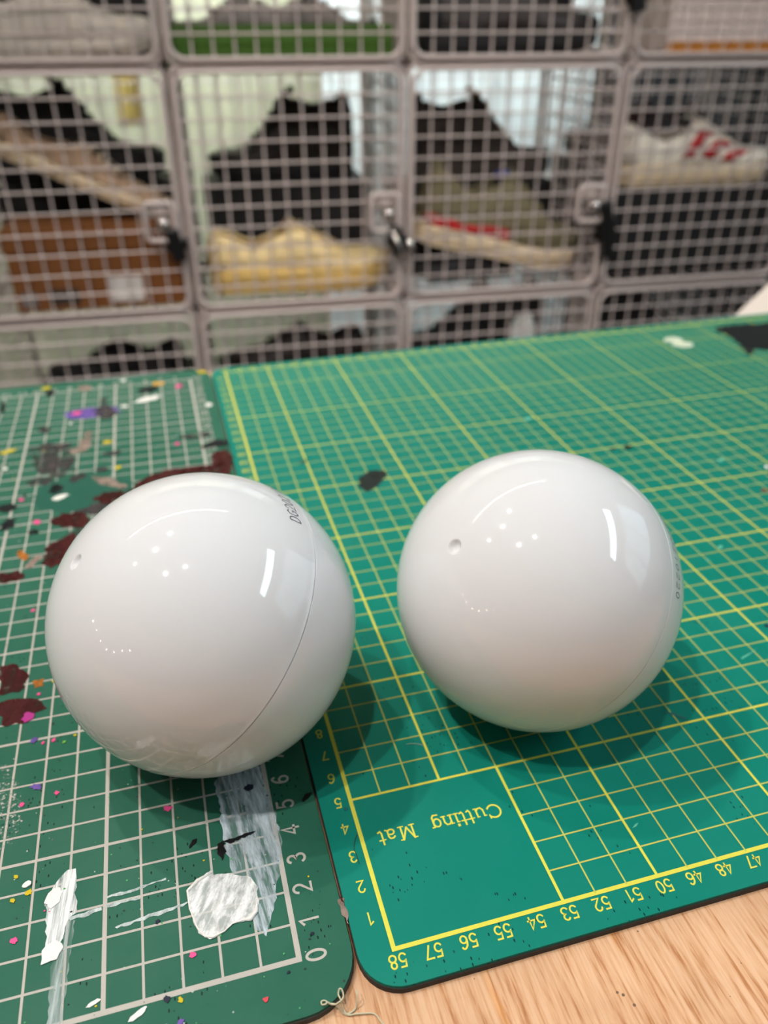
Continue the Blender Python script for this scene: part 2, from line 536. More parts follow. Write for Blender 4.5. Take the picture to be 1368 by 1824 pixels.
ZP = .00010
teal = empty('cutting_mat', (0, 0, -.003))
tag(teal, 'large bright teal cutting mat with yellow grid under the right ball', 'cutting mat')
T0 = .003
prism('core', [(x * CM, y * CM) for x, y in rounded_rect(-1, -1.03, 59, 44, 1.15)], 0, .0021, M_CORE, teal)
prism('top_layer', [(x * CM, y * CM) for x, y in rounded_rect(-.98, -1.0, 58.98, 43.98, 1.13)], .0021, T0, M_TEAL, teal)
gm = MB(); gt = MB()
def hl(mb, x0, x1, y, w): flat_quads(mb, [(x0 * CM, (y - w / 2) * CM, x1 * CM, (y + w / 2) * CM)], T0 + ZP)
def vl(mb, x, y0, y1, w): flat_quads(mb, [((x - w / 2) * CM, y0 * CM, (x + w / 2) * CM, y1 * CM)], T0 + ZP + .00002)
for k in range(0, 44):
    if k in (0, 43): hl(gm, -.06, 58.06, k, .125)
    elif k % 5 == 0: hl(gm, 0, 58, k, .085)
    else: hl(gt, 5 if k < 5 else 0, 58, k, .048)
for k in range(0, 59):
    if k in (0, 58): vl(gm, k, -.06, 43.06, .125)
    elif (58 - k) % 5 == 0: vl(gm, k, 5 if k < 5 else 0, 43, .085)
    elif k == 5: vl(gm, k, 0, 5, .09); vl(gt, k, 5, 43, .05)
    else: vl(gt, k, 5 if k < 5 else 0, 43, .048)
gm.build('bold_grid_lines', M_YEL, teal)
gt.build('fine_grid_lines', M_YELTHIN, teal)
nm = MB()
for k in range(0, 59):
    lab = str(58 - k)
    if lab == '49': lab = '46'
    put_text(nm, lab, (k + .02) * CM, -.34 * CM, .38 * CM, math.pi, .13, T0 + ZP)
    put_text(nm, str(58 - k), k * CM, 43.4 * CM, .38 * CM, math.pi, .13, T0 + ZP)
for k in range(1, 43):
    put_text(nm, str(k), -.40 * CM, k * CM, .38 * CM, math.pi, .13, T0 + ZP)
    put_text(nm, str(k), 58.4 * CM, k * CM, .38 * CM, math.pi, .13, T0 + ZP)
nm.build('printed_numerals', M_YEL, teal)
# serif lettering "Cutting Mat", read from the far side of the table
lt = MB()
def ser(strokes, x0, wd, wid=.055):
    for k, s in enumerate(strokes):
        ww = wid
        if isinstance(s, tuple): ww, s = s
        v, f = stroke_strip([(x0 + x * wd, y * .48) for x, y in s], ww)
        lt.add([((4.5 - p.x) * CM, (3.62 - p.y) * CM, T0 + ZP + k * 6e-6) for p in v], f)
TT = [[(.45, 1.0), (.45, .15), (.62, .0), (.95, .08)], (.045, [(.05, .66), (.95, .66)])]
ser([arc(.52, .5, .47, .48, 40, 325, 20), (.045, [(.88, .98), (.90, .70)])], 0, .46, .06)
ser([[(.2, .68), (.2, .2), (.36, .02), (.6, .04), (.78, .2)], [(.78, .68), (.78, .02)], (.04, [(.04, .67), (.2, .67)]), (.04, [(.62, .67), (.78, .67)]), (.04, [(.78, .02), (.95, .02)])], .49, .38)
ser(TT, .90, .21); ser(TT, 1.13, .21)
ser([[(.5, .66), (.5, .0)], (.042, [(.15, .66), (.5, .66)]), (.042, [(.1, .02), (.9, .02)]), (.08, [(.5, .86), (.5, .95)])], 1.36, .19)
ser([[(.2, .68), (.2, 0)], [(.2, .46), (.4, .66), (.64, .66), (.78, .48), (.78, 0)], (.04, [(.02, .67), (.2, .67)]), (.042, [(.02, .02), (.38, .02)]), (.042, [(.62, .02), (.96, .02)])], 1.57, .37)
ser([arc(.42, .36, .33, .30, 0, 360, 16), [(.76, .66), (.76, -.08), (.6, -.24), (.2, -.22)], (.042, [(.76, .66), (.98, .66)])], 1.96, .33)
ser([[(.16, 0), (.16, 1)], [(.16, 1), (.5, .12)], [(.5, .12), (.84, 1)], [(.84, 1), (.84, 0)], (.042, [(.0, .02), (.32, .02)]), (.042, [(.68, .02), (1, .02)]), (.042, [(0, .98), (.16, .98)]), (.042, [(.84, .98), (1, .98)])], 2.82, .52)
ser([[(.12, .56), (.3, .67), (.6, .66), (.74, .5), (.74, .06), (.95, .0)], arc(.42, .2, .32, .19, 60, 360, 14)], 3.45, .31)
ser(TT, 3.78, .21)
lt.build('printed_lettering', M_YEL, teal)

green = empty('cutting_mat', (0, 0, -.003))
tag(green, 'worn dark green cutting mat with pale grid, stained with paint', 'cutting mat')
GX, GY = -2.5, .42
prism('core', [(x * CM, y * CM) for x, y in rounded_rect(-61, -1.07, -1.06, 44.2, 1.5)], 0, .0021, M_CORE2, green)
prism('top_layer', [(x * CM, y * CM) for x, y in rounded_rect(-60.98, -1.04, -1.08, 44.18, 1.48)], .0021, T0, M_GREEN, green)
gg = MB()
for k in range(0, 43):
    w = .15 if k in (0, 42) else (.10 if k % 5 == 0 else .07)
    if 9 <= k <= 14:
        hl(gg, GX - 57, GX - 5, GY + k, w); hl(gg, GX - 1, GX, GY + k, w)
    else:
        hl(gg, GX - 57, GX + (.07 if k in (0, 42) else 0), GY + k, w)
for k in range(0, 58):
    w = .15 if k in (0, 57) else (.12 if k % 5 == 0 else .07)
    if 1 <= k <= 5:
        vl(gg, GX - k, GY, GY + 9, w); vl(gg, GX - k, GY + 14, GY + 42, w)
    else:
        vl(gg, GX - k, GY, GY + 42, w)
gg.build('grid_lines', M_GREYL, green)
nm = MB()
for k in range(0, 43):
    put_text(nm, str(k), (GX + .46) * CM, (GY + k + .0) * CM, .54 * CM, math.pi / 2, .14, T0 + ZP, .68)
for k in range(1, 57):
    put_text(nm, str(k), (GX - k) * CM, (GY + 42.55) * CM, .5 * CM, math.pi, .14, T0 + ZP, .68)
nm.build('printed_numerals', M_GREYL, green)

# paint and stains on the mats -------------------------------------
def rough_outline(pts, amp, seg=.18, seed=1):
    r = random.Random(seed)
    out = []
    n = len(pts)
    for i in range(n):
        a = Vector(pts[i]); b = Vector(pts[(i + 1) % n])
        k = max(1, int((b - a).length / seg))
        for j in range(k):
            p = a + (b - a) * (j / k)
            d = (b - a).normalized()
            q = p + Vector((-d.y, d.x)) * r.uniform(-amp, amp)
            out.append((q.x, q.y))
    return out

def paint(parent, name, pts, m, amp=.05, thick=.018, seg=.16, seed=1, base=.014, label=None):
    o = rough_outline(pts, amp, seg, seed)
    z0 = T0 + base * CM
    ob = prism(name, [(x * CM, y * CM) for x, y in o], z0, z0 + thick * CM, m, parent)
    if label: ob['label'] = label
    return ob

def blob(parent, name, c, r, m, seed, asp=1.0, rot=0.0, thick=.02, base=.014, n=12, jag=.15):
    rr = random.Random(seed)
    pts = []
    for i in range(n):
        t = 2 * math.pi * i / n
        k = r * (1 + rr.uniform(-jag, jag))
        x, y = k * math.cos(t) * asp, k * math.sin(t)
        pts.append((c[0] + x * math.cos(rot) - y * math.sin(rot), c[1] + x * math.sin(rot) + y * math.cos(rot)))
    z0 = T0 + base * CM
    return prism(name, [(x * CM, y * CM) for x, y in pts], z0, z0 + thick * CM, m, parent)

P_WSTREAK = streak_paint('white_brushed_paint', srgb(205, 216, 222), -.12, 1, .14, 300, .43, .66, base=.08)
P_WTHICK = streak_paint('white_daubed_paint', srgb(240, 240, 238), .5, 1, .35, 420, .42, .60, base=.28)
P_WSTROKE = streak_paint('white_stroke_paint', srgb(225, 228, 226), 0.1, 1, .05, 520, .42, .58, base=.06)
P_WDUST = streak_paint('chalky_dust', srgb(190, 196, 186), 0, 1, 1, 900, .54, .66)
P_WHITE = mat('white_paint', srgb(236, 230, 222), .45, bump=.4, bscale=700)
P_BLACK = mat('black_paint', srgb(22, 20, 22), .4, spec=.2)
P_BLACKW = streak_paint('worn_black_paint', srgb(20, 22, 26), .2, 1, .5, 90, .30, .50)
P_RED = streak_paint('dark_red_paint', srgb(66, 16, 16), .2, 1, .5, 120, .34, .54, rough=.5, base=.25)
P_PINK = mat('pink_paint', srgb(228, 82, 140), .45, spec=.2)
P_YEL = mat('yellow_paint', srgb(200, 178, 30), .45, spec=.2)
P_PUR = streak_paint('purple_paint', srgb(110, 84, 160), .2, 1, .5, 160, .30, .55, base=.3)
P_MAG = mat('magenta_paint', srgb(170, 52, 130), .45, spec=.2)
P_ORG = streak_paint('orange_paint', srgb(170, 104, 40), .2, 1, .5, 160, .35, .6, base=.2)
P_GRN = streak_paint('dark_green_paint', srgb(32, 88, 72), 0, 1, 1, 60, .15, .40, base=.6)
P_GREY = streak_paint('grey_smudge', srgb(72, 66, 66), .1, 1, .6, 90, .38, .66)
P_TAN = streak_paint('tan_paint', srgb(150, 130, 118), .1, 1, .6, 130, .35, .6)
P_NAVY = mat('navy_paint', srgb(34, 38, 56), .45, spec=.2)

paint(green, 'paint_smear', [(-4.10, 6.98), (-3.37, 7.45), (-2.62, 7.14), (-2.58, 6.32), (-2.37, 5.13), (-2.38, 4.09), (-2.62, 2.99), (-2.94, 2.00), (-3.24, 1.28), (-3.48, 1.56), (-3.51, 2.51), (-3.97, 3.65), (-4.08, 4.98), (-4.06, 6.05)], P_WSTREAK, .05, .004, .15, 3)
paint(green, 'paint_daub', [(-5.26, 3.23), (-4.95, 3.53), (-4.52, 3.69), (-4.49, 3.48), (-4.15, 3.49), (-3.52, 3.24), (-3.29, 2.77), (-3.30, 2.36), (-3.43, 2.05), (-3.62, 1.85), (-4.08, 1.90), (-4.34, 1.68), (-4.72, 1.63), (-4.94, 1.75), (-5.04, 2.00), (-5.22, 2.64)], P_WTHICK, .05, .012, .12, 4, .022)
rim = MB()
rim.tube([Vector((x * CM, y * CM, T0 + .0003)) for x, y in [(-4.50, 3.61), (-4.93, 3.45), (-5.23, 3.21), (-5.21, 2.67), (-5.04, 2.01), (-4.85, 1.71), (-4.64, 1.64), (-4.33, 1.72), (-4.10, 1.88), (-3.82, 1.91), (-3.61, 1.88), (-3.41, 2.06), (-3.33, 2.39), (-3.38, 2.83), (-3.53, 3.17)]], [.0003, .0006, .0004, .0002, .00025, .0003, .0005, .0002, .0002, .0003, .0008, .0006, .00015, .0001, .0001], 6)
rim.build('paint_ridge', P_WHITE, green, True)
paint(green, 'paint_stroke', [(-8.59, 4.83), (-8.37, 4.83), (-8.27, 3.41), (-8.50, 3.18), (-8.66, 2.41), (-9.00, 2.54), (-9.13, 3.87), (-8.94, 4.30), (-8.77, 4.68)], P_WSTROKE, .04, .006, .15, 5)
paint(green, 'paint_stroke', [(-8.83, 1.96), (-8.63, 2.44), (-8.47, 3.21), (-8.31, 3.16), (-8.43, 1.31), (-8.54, 0.10), (-8.86, 0.19), (-8.82, 0.99)], streak_paint('thin_white_paint', srgb(190, 204, 200), .1, 1, .06, 460, .42, .72, base=.05), .04, .003, .15, 6)
for i, pts in enumerate(([(-8.48, 3.31), (-8.06, 3.33), (-7.58, 3.37), (-7.58, 3.27), (-8.06, 3.21), (-8.41, 3.19)], [(-7.49, 3.41), (-6.54, 3.41), (-6.54, 3.34), (-7.46, 3.30)], [(-7.23, 2.66), (-6.70, 2.75), (-5.94, 2.81), (-5.25, 2.89), (-5.26, 2.81), (-5.94, 2.69), (-6.70, 2.65), (-7.18, 2.60)], [(-7.46, 3.67), (-6.85, 3.70), (-5.80, 3.81), (-5.81, 3.75), (-6.81, 3.62), (-7.43, 3.61)])):
    paint(green, 'paint_streak', pts, streak_paint('white_scrape%d' % i, srgb(205, 215, 212), -1.0, .4, 1, 300, .36, .62, base=.25), .03, .004, .12, 10 + i)
blob(green, 'paint_daub', [(-8.87, 2.39)][0], .24, P_WHITE, 3, 1.4, .9, .03, .014, 14, .2)
blob(green, 'paint_drop', [(-8.90, 4.02)][0], .20, P_WHITE, 5, 1.5, 1.1, .03, .014, 14, .2)
blob(green, 'paint_drop', [(-9.68, 4.67)][0], .10, P_WHITE, 4, 1.3, .4, .04)
blob(green, 'paint_mark', [(-6.66, 0.14)][0], .08, P_WHITE, 6, 3.0, .5, .02, .014, 14, .2)
blob(green, 'paint_mark', [(-7.74, 0.72)][0], .06, P_WHITE, 7, 3.2, .35, .02, .014, 14, .2)
paint(green, 'chalk_dust', [(-11.00, 9.65), (-10.57, 9.23), (-10.17, 7.99), (-10.02, 6.85), (-10.13, 6.26), (-10.57, 5.99)], P_WDUST, .1, .002, .2, 8)
paint(green, 'paint_mark', [(-4.26, 4.51), (-4.07, 4.58), (-4.04, 4.19), (-4.17, 3.92), (-4.28, 4.18)], P_BLACK, .03, .02, .08, 9, .03)
paint(green, 'paint_mark', [(-4.07, 4.56), (-3.60, 4.63), (-3.08, 4.67), (-3.15, 4.59), (-3.62, 4.50), (-3.88, 4.43)], P_BLACK, .03, .015, .08, 12, .03)
paint(green, 'paint_mark', [(-5.10, 4.65), (-4.97, 4.86), (-4.82, 4.89), (-4.86, 4.74), (-5.07, 4.60)], P_BLACK, .02, .012, .08, 13)
paint(green, 'paint_mark', [(-1.52, 5.38), (-1.32, 5.64), (-1.12, 5.65), (-1.22, 5.48), (-1.43, 5.35)], P_BLACK, .02, .006, .08, 14)
blob(green, 'paint_drop', [(-3.06, 6.36)][0], .13, P_NAVY, 8, 1.2, 0, .012, .03)
for i, pts in enumerate((
        [(-11.59, 14.65), (-11.15, 14.72), (-10.84, 14.44), (-10.52, 13.86), (-10.56, 13.22), (-11.01, 13.04), (-11.40, 13.03)],
        [(-11.37, 12.72), (-10.78, 12.68), (-10.19, 12.60), (-10.06, 12.41), (-9.67, 11.89), (-9.97, 11.75), (-10.46, 11.32), (-11.21, 11.43)],
        [(-12.38, 21.29), (-11.66, 21.27), (-11.25, 20.97), (-11.35, 20.56), (-12.28, 20.47)],
        [(-6.76, 27.13), (-6.22, 28.36), (-5.56, 28.96), (-4.57, 29.35), (-2.73, 29.24), (-1.11, 29.20), (-1.30, 27.49), (-3.77, 27.54), (-5.81, 25.67)],
        [(-8.54, 27.04), (-7.99, 27.61), (-7.13, 27.61), (-6.70, 27.12), (-6.99, 26.00), (-7.83, 26.24)],
        [(-10.55, 25.32), (-10.01, 25.94), (-8.92, 25.86), (-8.62, 25.05), (-8.86, 24.30), (-9.93, 24.61)],
        [(-10.63, 21.57), (-10.50, 23.12), (-9.91, 23.46), (-9.26, 23.89), (-9.29, 22.39), (-9.68, 21.31), (-10.16, 21.12)],
        [(-2.12, 30.49), (-1.30, 30.99), (-0.95, 30.01), (-1.06, 29.05), (-2.12, 29.07)],
        [(-4.58, 29.22), (-3.35, 29.28), (-2.75, 28.97), (-3.11, 27.48), (-4.37, 27.33)])):
    paint(green, 'paint_stain', pts, P_RED, .10, .004, .2, 20 + i, .014 + .001 * i)
paint(green, 'paint_mark', [(-10.55, 11.52), (-10.36, 11.86), (-10.08, 11.72), (-10.10, 11.50), (-10.35, 11.35)], P_MAG, .05, .01, .08, 41, .034)
paint(green, 'paint_stain', [(-11.65, 28.22), (-10.80, 29.66), (-8.79, 30.28), (-6.55, 28.46), (-6.70, 27.12), (-8.65, 26.19), (-9.73, 25.92), (-11.15, 26.89)], P_GRN, .15, .002, .2, 42)
paint(green, 'paint_stain', [(-12.36, 34.13), (-11.16, 34.70), (-9.86, 34.03), (-9.63, 30.52), (-10.24, 29.89), (-11.61, 31.08)], P_GREY, .2, .002, .2, 43)
paint(green, 'paint_stain', [(-8.87, 38.19), (-8.48, 40.47), (-8.06, 41.02), (-7.97, 39.38), (-7.26, 37.99), (-7.66, 37.14), (-8.41, 37.35)], P_GREY, .15, .003, .2, 44, .02)
paint(green, 'paint_stain', [(-10.77, 38.72), (-9.77, 39.34), (-7.51, 39.06), (-7.19, 38.06), (-8.69, 37.61), (-10.11, 37.84)], P_PUR, .15, .003, .2, 45)
paint(green, 'paint_stain', [(-10.12, 33.13), (-9.59, 33.65), (-9.10, 35.95), (-8.74, 34.64), (-8.88, 33.14), (-9.78, 32.52)], P_TAN, .15, .003, .2, 46)
paint(green, 'paint_stain', [(-3.92, 33.43), (-2.71, 33.72), (-1.97, 33.68), (-1.96, 33.03), (-3.11, 32.73)], P_GREY, .12, .003, .2, 47)
paint(green, 'paint_stain', [(-14.81, 41.98), (-14.42, 41.59), (-14.34, 40.28), (-14.56, 39.80)], P_BLACKW, .1, .003, .2, 48)
paint(green, 'paint_stain', [(-10.32, 13.58), (-9.87, 13.52), (-9.88, 13.15), (-10.16, 13.10)], P_ORG, .06, .003, .1, 49)
for i, (px, r_, mm, asp) in enumerate((([(-11.39, 29.83)], .5, P_GREY, 1.8), ([(-9.36, 29.77)], .36, P_GREY, 1.6), ([(-10.45, 28.68)], .34, P_BLACKW, 1.5), ([(-8.19, 30.38)], .3, P_GREY, 1.3), ([(-12.82, 27.37)], .4, P_BLACKW, 1.5), ([(-12.52, 25.61)], .3, P_BLACKW, 2.0),
        ([(-11.22, 24.55)], .2, P_BLACKW, 1.5), ([(-7.82, 25.95)], .7, P_GREY, 2.0), ([(-9.35, 23.66)], .4, P_GREY, 1.6), ([(-11.62, 36.66)], .4, P_GREY, 1.4), ([(-7.61, 32.19)], .4, P_GREY, 1.4), ([(-5.36, 41.34)], .5, P_BLACKW, 1.3), ([(-11.71, 42.55)], .4, P_BLACKW, 1.2),
        ([(-9.56, 42.74)], .45, P_TAN, 1.5), ([(-1.70, 31.86)], .5, P_BLACKW, 1.6), ([(-11.00, 21.91)], .25, P_TAN, 2.2), ([(-11.54, 22.54)], .2, P_ORG, 2.2))):
    blob(green, 'paint_smudge', px[0], r_, mm, 200 + i, asp, (i * .9) % 3.1, .003, .016, 16, .35)
paint(green, 'paint_stain', [(-8.77, 29.74), (-7.58, 29.14), (-6.75, 27.88), (-6.99, 27.69), (-8.15, 28.66)], P_TAN, .1, .003, .2, 50, .02)
for i, (px, r_, mm, asp) in enumerate((
        ([(-9.86, 2.99)], .11, P_PINK, 1), ([(-5.22, 1.29)], .10, P_PINK, 1), ([(-5.64, 6.25)], .12, P_PINK, 1.2), ([(-9.08, 7.84)], .09, P_PINK, 1),
        ([(-10.12, 7.66)], .09, P_PINK, 1), ([(-10.68, 18.05)], .10, P_PINK, 1.2), ([(-11.15, 25.49)], .20, P_PINK, 1.3), ([(-9.84, 38.55)], .30, P_PINK, 1.2),
        ([(-12.13, 27.99)], .16, P_PINK, 1), ([(-10.03, 12.73)], .08, P_PINK, 1), ([(-9.33, 10.22)], .08, P_PINK, 1.2), ([(-9.67, 10.19)], .07, P_PINK, 1),
        ([(-3.31, 41.37)], .26, P_PINK, 1.3), ([(-3.91, 32.41)], .18, P_PINK, 1.2), ([(-3.50, -0.37)], .08, mat('red_paint', srgb(206, 52, 66), .45), 1), ([(-9.13, 3.68)], .03, P_PINK, 1),
        ([(-12.06, 43.46)], .30, P_YEL, 1.2), ([(-13.46, 34.07)], .24, P_YEL, 2.2), ([(-7.88, 33.77)], .24, P_YEL, 1.4), ([(-7.29, 30.33)], .20, P_YEL, 1.3),
        ([(-4.70, 42.18)], .34, mat('ochre_paint', srgb(206, 150, 40), .5), 1.3), ([(-10.01, 5.01)], .10, P_YEL, .6), ([(-9.61, 4.40)], .11, P_YEL, 1), ([(-10.04, 4.25)], .10, P_YEL, .7),
        ([(-5.60, 0.20)], .07, P_YEL, 1.3), ([(-8.62, 10.26)], .06, P_YEL, 1), ([(-9.57, 13.31)], .06, P_YEL, 1), ([(-1.58, 43.55)], .3, P_YEL, 1.4),
        ([(-9.97, 10.40)], .13, P_PUR, 1.3), ([(-9.73, 8.28)], .14, P_PUR, 1.6), ([(-5.63, -0.34)], .08, P_PUR, 1.4),
        ([(-5.37, 39.67)], .36, P_WHITE, 3.0), ([(-10.17, 27.74)], .24, P_WHITE, 2.0), ([(-1.63, 37.57)], .28, P_WHITE, 1.3), ([(-6.91, 38.89)], .22, P_WHITE, 1.2),
        ([(-13.33, 31.84)], .16, P_WHITE, 1.1), ([(-6.98, 43.46)], .24, P_WHITE, 1.2), ([(-10.14, 37.08)], .14, P_WHITE, 1), ([(-12.00, 28.44)], .10, P_BLACK, 1.4), ([(-8.97, 10.04)], .06, mat('lime_paint', srgb(110, 180, 60), .45), 1.2),
        ([(-5.93, 0.32)], .08, P_NAVY, 1.5), ([(-6.09, 2.49)], .07, P_NAVY, 1.2), ([(-2.03, 1.01)], .06, P_NAVY, 1), ([(-2.83, 0.15)], .05, P_NAVY, 1))):
    blob(green, 'paint_drop', px[0], r_ * .85, mm, 60 + i, asp, (i * 1.37) % 3.1 if asp < 1.8 else .45, .010, .022, 16, .32)
# fine spatter on the green mat, too small to pick apart
sp = {}
for i in range(520):
    x = rng.uniform(-17, -1.4); y = rng.uniform(-.9, 40)
    if rng.random() < .35: y = rng.uniform(-.9, 12)
    k = rng.choice(['w', 'w', 'w', 'k', 'k', 'k', 'k', 'k', 'g', 'g', 'y'] + (['p'] if i % 7 == 0 else []))
    r = rng.uniform(.010, .034) * (1 if y < 10 else 1.6)
    mb = sp.setdefault(k, MB())
    n = 6
    mb.add([((x + r * math.cos(t * math.pi / 3) * rng.uniform(.6, 1.5)) * CM, (y + r * math.sin(t * math.pi / 3)) * CM, T0 + .00022) for t in range(n)], [tuple(range(n))])
for k, mb in sp.items():
    mm = {'w': mat('pale_speck', srgb(170, 185, 175), .6), 'k': mat('dark_speck', srgb(20, 34, 30), .6), 'g': mat('green_speck', srgb(70, 160, 90), .6), 'y': P_YEL, 'p': P_PINK}[k]
    tag(mb.build('paint_spatter', mm, green), kind='stuff')
# right mat stains
paint(teal, 'paint_stain', [(5.12, 24.51), (5.51, 25.56), (6.12, 26.19), (6.90, 25.96), (7.03, 25.39), (6.28, 24.43), (5.41, 23.93)], streak_paint('dark_scuff', srgb(30, 36, 34), .3, 1, .7, 70, .2, .42, base=.55), .08, .004, .2, 71)
paint(teal, 'paint_stain', [(38.87, 41.42), (40.34, 42.16), (42.72, 41.77), (47.04, 41.73), (50.08, 40.10), (43.15, 33.41), (40.00, 33.14), (39.43, 34.47), (39.80, 36.08), (39.71, 37.12), (37.98, 35.61), (38.25, 37.02), (39.18, 39.11)], streak_paint('black_spill', srgb(22, 24, 28), .3, 1, .7, 30, .12, .30, base=.7), .3, .006, .4, 72)
blob(teal, 'paint_drop', [(34.40, 40.21)][0], .62, mat('cream_paint', srgb(214, 222, 196), .5), 73, 1.3, 0, .02)
blob(teal, 'paint_drop', [(34.48, 39.13)][0], .66, MATS['cream_paint'], 74, 1.2, 0, .02, .018)
for i, (px, r_, mm, asp) in enumerate((([(21.41, 24.77)], .22, P_BLACK, 1.3), ([(20.48, 24.81)], .14, P_NAVY, 1.2), ([(25.77, 18.29)], .16, mat('rust_paint', srgb(110, 70, 54), .6), 1.4),
        ([(27.62, 20.49)], .16, P_WHITE, 1), ([(25.65, 21.89)], .12, mat('pale_mark', srgb(90, 176, 150), .5), 2.4), ([(19.00, 13.53)], .07, MATS['pale_mark'], 1), ([(17.44, 30.00)], .16, MATS['pale_mark'], 2.0),
        ([(20.23, 14.29)], .10, MATS['pale_mark'], 2.0), ([(-0.21, 4.72)], .06, mat('teal_mark', srgb(20, 96, 92), .5), 1.2), ([(2.82, 28.16)], .18, mat('mat_scuff', srgb(30, 84, 66), .5), 1.5), ([(18.53, 8.77)], .1, P_NAVY, 1))):
    blob(teal, 'paint_drop', px[0], r_, mm, 80 + i, asp, .5, .006)
for i, pts in enumerate(([(16.28, 7.39), (16.87, 7.56), (17.32, 7.75), (16.89, 7.52), (16.26, 7.30)], [(8.13, 1.63), (8.29, 1.73), (8.42, 1.76), (8.31, 1.66)], [(11.70, 5.71), (12.10, 5.54), (12.38, 5.20), (12.28, 5.12), (12.00, 5.45)])):
    paint(teal, 'scratch', pts, (MATS['pale_mark'], MATS['pale_mark'], MATS['teal_mark'])[i], .01, .003, .1, 95 + i)
paint(green, 'paint_stain', [(-1.15, 1.81), (-0.97, 1.80), (-0.96, 1.36), (-1.00, 0.98), (-1.07, 1.07), (-1.11, 1.45)], P_TAN, .04, .003, .1, 98)
paint(green, 'paint_stain', [(-1.05, 1.89), (-0.99, 1.77), (-0.99, 1.63), (-1.07, 1.72)], P_RED, .03, .003, .1, 99, .02)

# loose fibres
th = MB()
PT = [(-1.24, -0.77), (-1.24, -0.90), (-1.32, -1.05), (-1.43, -1.12), (-1.56, -1.14), (-1.63, -1.06), (-1.67, -0.90), (-1.70, -0.76), (-1.65, -0.67), (-1.59, -0.70), (-1.58, -0.82), (-1.65, -0.93), (-1.75, -0.99), (-1.82, -0.99), (-1.93, -0.94), (-2.01, -0.90), (-2.07, -0.94), (-2.15, -0.90), (-2.16, -0.83), (-2.12, -0.80), (-2.05, -0.82), (-1.98, -0.91), (-1.82, -0.98), (-1.67, -1.08), (-1.52, -1.18), (-1.35, -1.20), (-1.12, -1.25), (-0.96, -1.29), (-0.86, -1.37), (-0.79, -1.53), (-0.68, -1.76), (-0.56, -1.95)]
pts3 = []
for i, (x, y) in enumerate(PT):
    on_mat = y > -1.05 and x < -1.0
    z = .0004 if on_mat else -.0024
    if 5 <= i <= 18: z += .0007 * (1 + math.sin(i * 1.7)) * .6
    pts3.append(Vector((x * CM, y * CM, z)))
def smooth_path(P, k=4):
    out = []
    n = len(P)
    for i in range(n - 1):
        p0, p1, p2, p3 = P[max(i - 1, 0)], P[i], P[i + 1], P[min(i + 2, n - 1)]
        for j in range(k):
            t = j / k
            out.append(.5 * ((2 * p1) + (p2 - p0) * t + (2 * p0 - 5 * p1 + 4 * p2 - p3) * t * t + (3 * p1 - p0 - 3 * p2 + p3) * t ** 3))
    out.append(P[-1])
    return out
th.tube(smooth_path(pts3), .00022, 6)
o = th.build('thread', mat('cream_thread', srgb(196, 190, 160), .8), None, True)
tag(o, 'curled cream thread across the rounded corner of the green mat', 'thread')
for nm_, pts, mm, lab in (('hair', [(-0.10, 3.71), (-0.23, 3.48), (-0.31, 3.22), (-0.29, 3.06), (-0.28, 2.71)], mat('dark_hair', srgb(46, 52, 46), .5), 'fine dark hair lying beside the yellow 3 on the teal mat'),
                          ('lint_fibre', [(2.40, 6.72), (2.52, 6.71), (2.67, 6.67), (2.85, 6.59), (2.94, 6.51)], mat('white_lint', srgb(150, 170, 160), .7), 'tiny white lint fibre on the teal mat between the balls')):
    h = MB(); h.tube(smooth_path([Vector((x * CM, y * CM, .00028)) for x, y in pts]), .00009 if nm_ == 'hair' else .00012, 5)
    tag(h.build(nm_, mm, None, True), lab, 'fibre')

# ---------------------------------------------------------------- the two white balls
def ball_mat():
    m = bpy.data.materials.new('glossy_white_plastic')
    m.use_nodes = True
    nt = m.node_tree; L = nt.links
    b = nt.nodes['Principled BSDF']
    b.inputs['Base Color'].default_value = srgb(216, 216, 217)
    b.inputs['Roughness'].default_value = .07
    b.inputs['IOR'].default_value = 1.49
    b.inputs['Subsurface Weight'].default_value = .12
    b.inputs['Subsurface Radius'].default_value = (.006, .005, .004)
    b.inputs['Subsurface Scale'].default_value = 1.0
    tc = nt.nodes.new('ShaderNodeTexCoord')
    n = nt.nodes.new('ShaderNodeTexNoise'); n.inputs['Scale'].default_value = 60; n.inputs['Detail'].default_value = 5
    L.new(tc.outputs['Object'], n.inputs['Vector'])
    r = nt.nodes.new('ShaderNodeMapRange'); r.inputs['To Min'].default_value = .035; r.inputs['To Max'].default_value = .06
    L.new(n.outputs['Fac'], r.inputs['Value']); L.new(r.outputs['Result'], b.inputs['Roughness'])
    return m
M_BALL = ball_mat()
M_INK = mat('grey_ink', srgb(96, 98, 102), .5)

